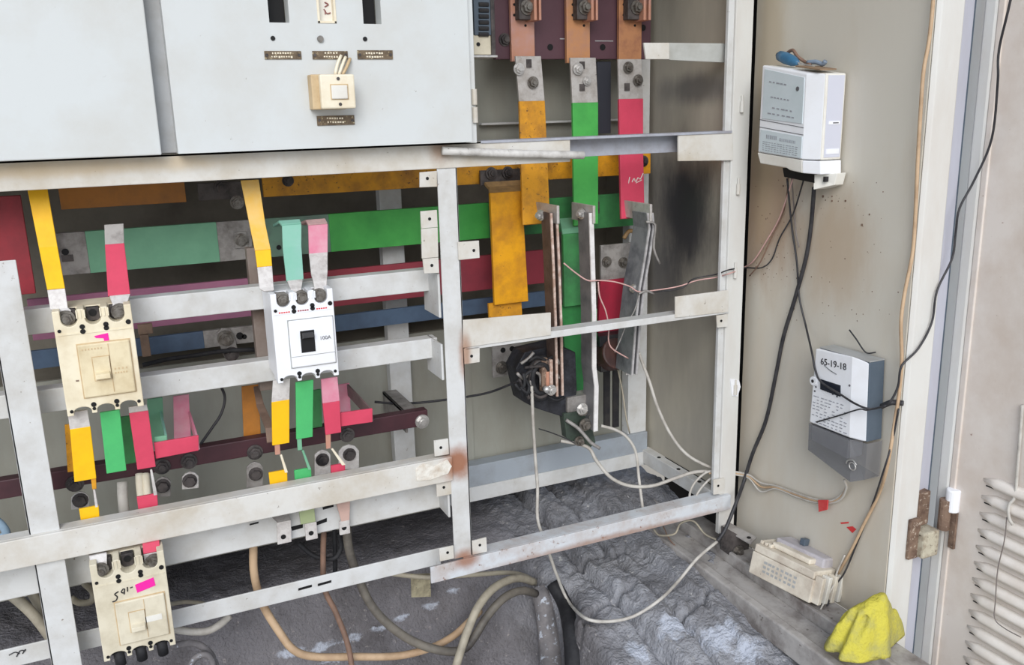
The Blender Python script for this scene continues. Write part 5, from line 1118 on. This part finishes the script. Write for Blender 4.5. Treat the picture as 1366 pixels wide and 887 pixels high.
cable('dark grey cable curving beside its lower neighbour', [(250, 900, .06), (258, 880, .06), (272, 873, .06), (282, 880, .06), (288, 905, .06)], .0050, M_CLAY, 10)
cable('thin grey cable end behind the bottom rail, right of low breaker', [(226, 806, .14), (248, 803, .14), (272, 805, .15)], .0035, M_CABG, 8)
cable('thick grey beige cable at the lower left, behind left upright', [(-20, 776, .16), (10, 790, .15), (40, 815, .13), (62, 842, .12), (80, 870, .10)], .0080, M_CABG, 12)
cable('second grey beige cable close to the left upright', [(34, 780, .17), (48, 800, .16), (64, 828, .15), (85, 850, .14)], .0070, M_CABG, 12)
cable('short grey strap looped under the mounting rail', [(112, 778, .10), (124, 790, .10), (122, 802, .10), (106, 804, .10), (95, 798, .10)], .0050, M_CABG, 8, name='strap', cat='strap')
cable('pale blue wire end at the far left edge', [(-12, 690, .12), (2, 700, .12), (8, 712, .12), (-4, 720, .12)], .006, mat('pale_blue_cable', (150, 176, 196), .5, dirt=(110, 130, 150), amt=.4), 8)
g = G(); g.pb(14, 42, 762, 782, .2, .02)
make('green_box', g, mat('dark_green_plastic', (40, 84, 64), .5, dirt=(34, 52, 46), amt=.5, scale=20), None, bevel=.002, label='dark green block in the shade at the lower left', cat='box')
g = G(); g.quad([(548, 766), (574, 765), (575, 796), (549, 797)], .165, .0014)
make('cardboard_tag', g, mat('stained_tag', (166, 158, 132), .8, dirt=(104, 96, 78), amt=.7, scale=50, speck=(80, 74, 64), samt=.6, bump=.1), None, bevel=.0003, label='stained square tag hanging from a cable behind the rail', cat='tag')
# hose that swallows the cables
hs = thing('hose', at(725, 887, .13), 'dirty grey hose swallowing the cables, standing in the pit', 'hose')
c0 = [onfloor(x, y, .030) for x, y in ((718, 782), (725, 806), (731, 838), (735, 872), (737, 905))]
g = G(); g.tube(c0, .017, 18, 6, 1.5); make('tube_wall', g, M_CLAY, hs, smooth=True)
g = G(); g.tube([onfloor(x, y, .012) for x, y in ((738, 778), (754, 806), (762, 840), (766, 880), (767, 910))], .014, 14, 6, 1.3); make('rubber_sleeve', g, M_RUBBER, hs, smooth=True)

# red tag on the wires, red marks on the wall
g = G(); a = [atX(1091, 667, 1.028), atX(1104, 667, 1.028), atX(1103, 680, 1.028), atX(1092, 683, 1.028)]
g = loft(a, [onX(p, 1.0305) for p in a]); make('wire_tag', g, M_TAGRED, None, bevel=.0004, label='red plastic tag on the pale wires below the lower meter', cat='tag')
for pts in ([(1129, 703), (1137, 702), (1142, 706), (1137, 711)], [(1121, 697), (1132, 696), (1132, 698), (1122, 699)]):
    a = [atX(x, y, 1.0392) for x, y in pts]; g = loft(a, [onX(p, 1.0398) for p in a]); make('red_mark', g, M_TAPE, wr)

# ------------------------------------------------------------------ breaker lying on the base channel
Q0, Q1 = atZ(998, 763, .697), atZ(1079, 805, .697)
U = (Q1 - Q0); LL = U.length; U.normalize(); V = Vector((0, 0, 1)).cross(U); V.normalize()
if V.x < 0: V = -V
fb = thing('circuit_breaker', Q0, 'dusty cream circuit breaker lying on its side on the base channel', 'circuit breaker')
TB = Matrix.Translation(Q0) @ Matrix(((U.x, V.x, 0), (U.y, V.y, 0), (U.z, V.z, 1))).to_4x4() @ Matrix.Rotation(math.radians(-14), 4, 'X')
M_FALL = mat('dusty_cream_plastic', (222, 214, 198), .6, dirt=(176, 162, 146), amt=.6, scale=22, speck=(120, 108, 100), samt=.66, sscale=110, bump=.15)
g = G(); g.box(0, LL, 0, .06, 0, .040, TB); make('base', g, M_FALL, fb, bevel=.002)
g = G(); g.box(.002, LL - .002, .001, .06, .0405, .054, TB); make('cover', g, M_FALL, fb, bevel=.002)
g = G(); g.box(LL * .18, LL * .80, .018, .06, .0545, .064, TB); make('raised_panel', g, M_FALL, fb, bevel=.0025)
g = G(); g.box(LL * .14, LL * .92, .034, .074, .050, .070, TB); make('rear_shell', g, mat('greyish_plastic', (186, 182, 186), .6, dirt=(150, 146, 152), amt=.5, scale=30, bump=.1), fb, bevel=.003)
for k in range(3):
    g = G(); g.box(LL * (.02 + .07 * k), LL * (.07 + .07 * k), .012, .05, .054, .060, TB); make('terminal_rib', g, M_FALL, fb, bevel=.001)
for k in range(4):
    g = G(); g.box(LL - .001, LL + .014, .004 + k * .018, .013 + k * .018, .002, .048, TB); make('barrier_rib', g, M_OFFW if k % 2 else M_FALL, fb, bevel=.001)
    if k < 3:
        g = G(); g.box(LL - .001, LL + .006, .013 + k * .018, .022 + k * .018, .006, .040, TB); make('terminal', g, M_SOOT, fb)
g = G()
for r_ in range(3):
    for i in range(8):
        a = LL * (.22 + .07 * i); g.box(a, a + LL * random.uniform(.03, .055), -.0006, .0002, .012 + r_ * .008, .016 + r_ * .008, TB)
make('worn_print', g, M_TOPGREY, fb, kind='stuff')
g = G(); g.box(LL * .42, LL * .50, .05, .064, .070, .082, TB); make('toggle', g, M_BLUEGREY, fb, bevel=.0015)

# ------------------------------------------------------------------ crumpled yellow cloth
from mathutils import noise as NZ
cc = at(1153, 866, -.375); cz = .688
NR, NA = 26, 72
vs = []; fs = []
hgt = max(.05, at(1165, 798, -.375).z - cz)
for i in range(NR + 1):
    t = i / NR
    for k in range(NA):
        a_ = 2 * math.pi * k / NA
        fold = .13 * math.sin(a_ * 3 + 1.1) + .10 * math.sin(a_ * 5 + .4 + t * 2) + .05 * math.sin(a_ * 9 + 2)
        r_ = (.008 + .054 * t ** .8) * (1 + fold * min(1, t * 1.6))
        px_, py_ = math.cos(a_) * r_ * 1.05, math.sin(a_) * r_ * .55
        z_ = hgt * (1 - t ** 1.7)
        q = Vector((px_, py_, z_)); nn = NZ.noise(q * 26 + Vector((3, 1, 7))) * .012 + NZ.noise(q * 62) * .006 + NZ.noise(q * 130) * .0025
        z_ = max(0.001, z_ + nn * (1 - abs(2 * t - 1) * .3))
        lean = .012 * (1 - t)
        dent = math.exp(-((math.atan2(math.sin(a_ + 2.35), math.cos(a_ + 2.35)) / .22) ** 2 + ((t - .5) / .13) ** 2))
        s_ = 1 - .45 * dent
        vs.append(Vector((cc.x + px_ * s_ + lean, cc.y + py_ * s_, cz + z_)))
for i in range(NR):
    for k in range(NA): fs.append((i * NA + k, i * NA + (k + 1) % NA, (i + 1) * NA + (k + 1) % NA, (i + 1) * NA + k))
fs.append(tuple(range(NA - 1, -1, -1))); fs.append(tuple(range(NR * NA, NR * NA + NA)))
g = G(); g.add(vs, fs)
make('cloth', g, M_CLOTH, None, smooth=True, label='crumpled dirty yellow cloth on the channel by the post', cat='cloth')
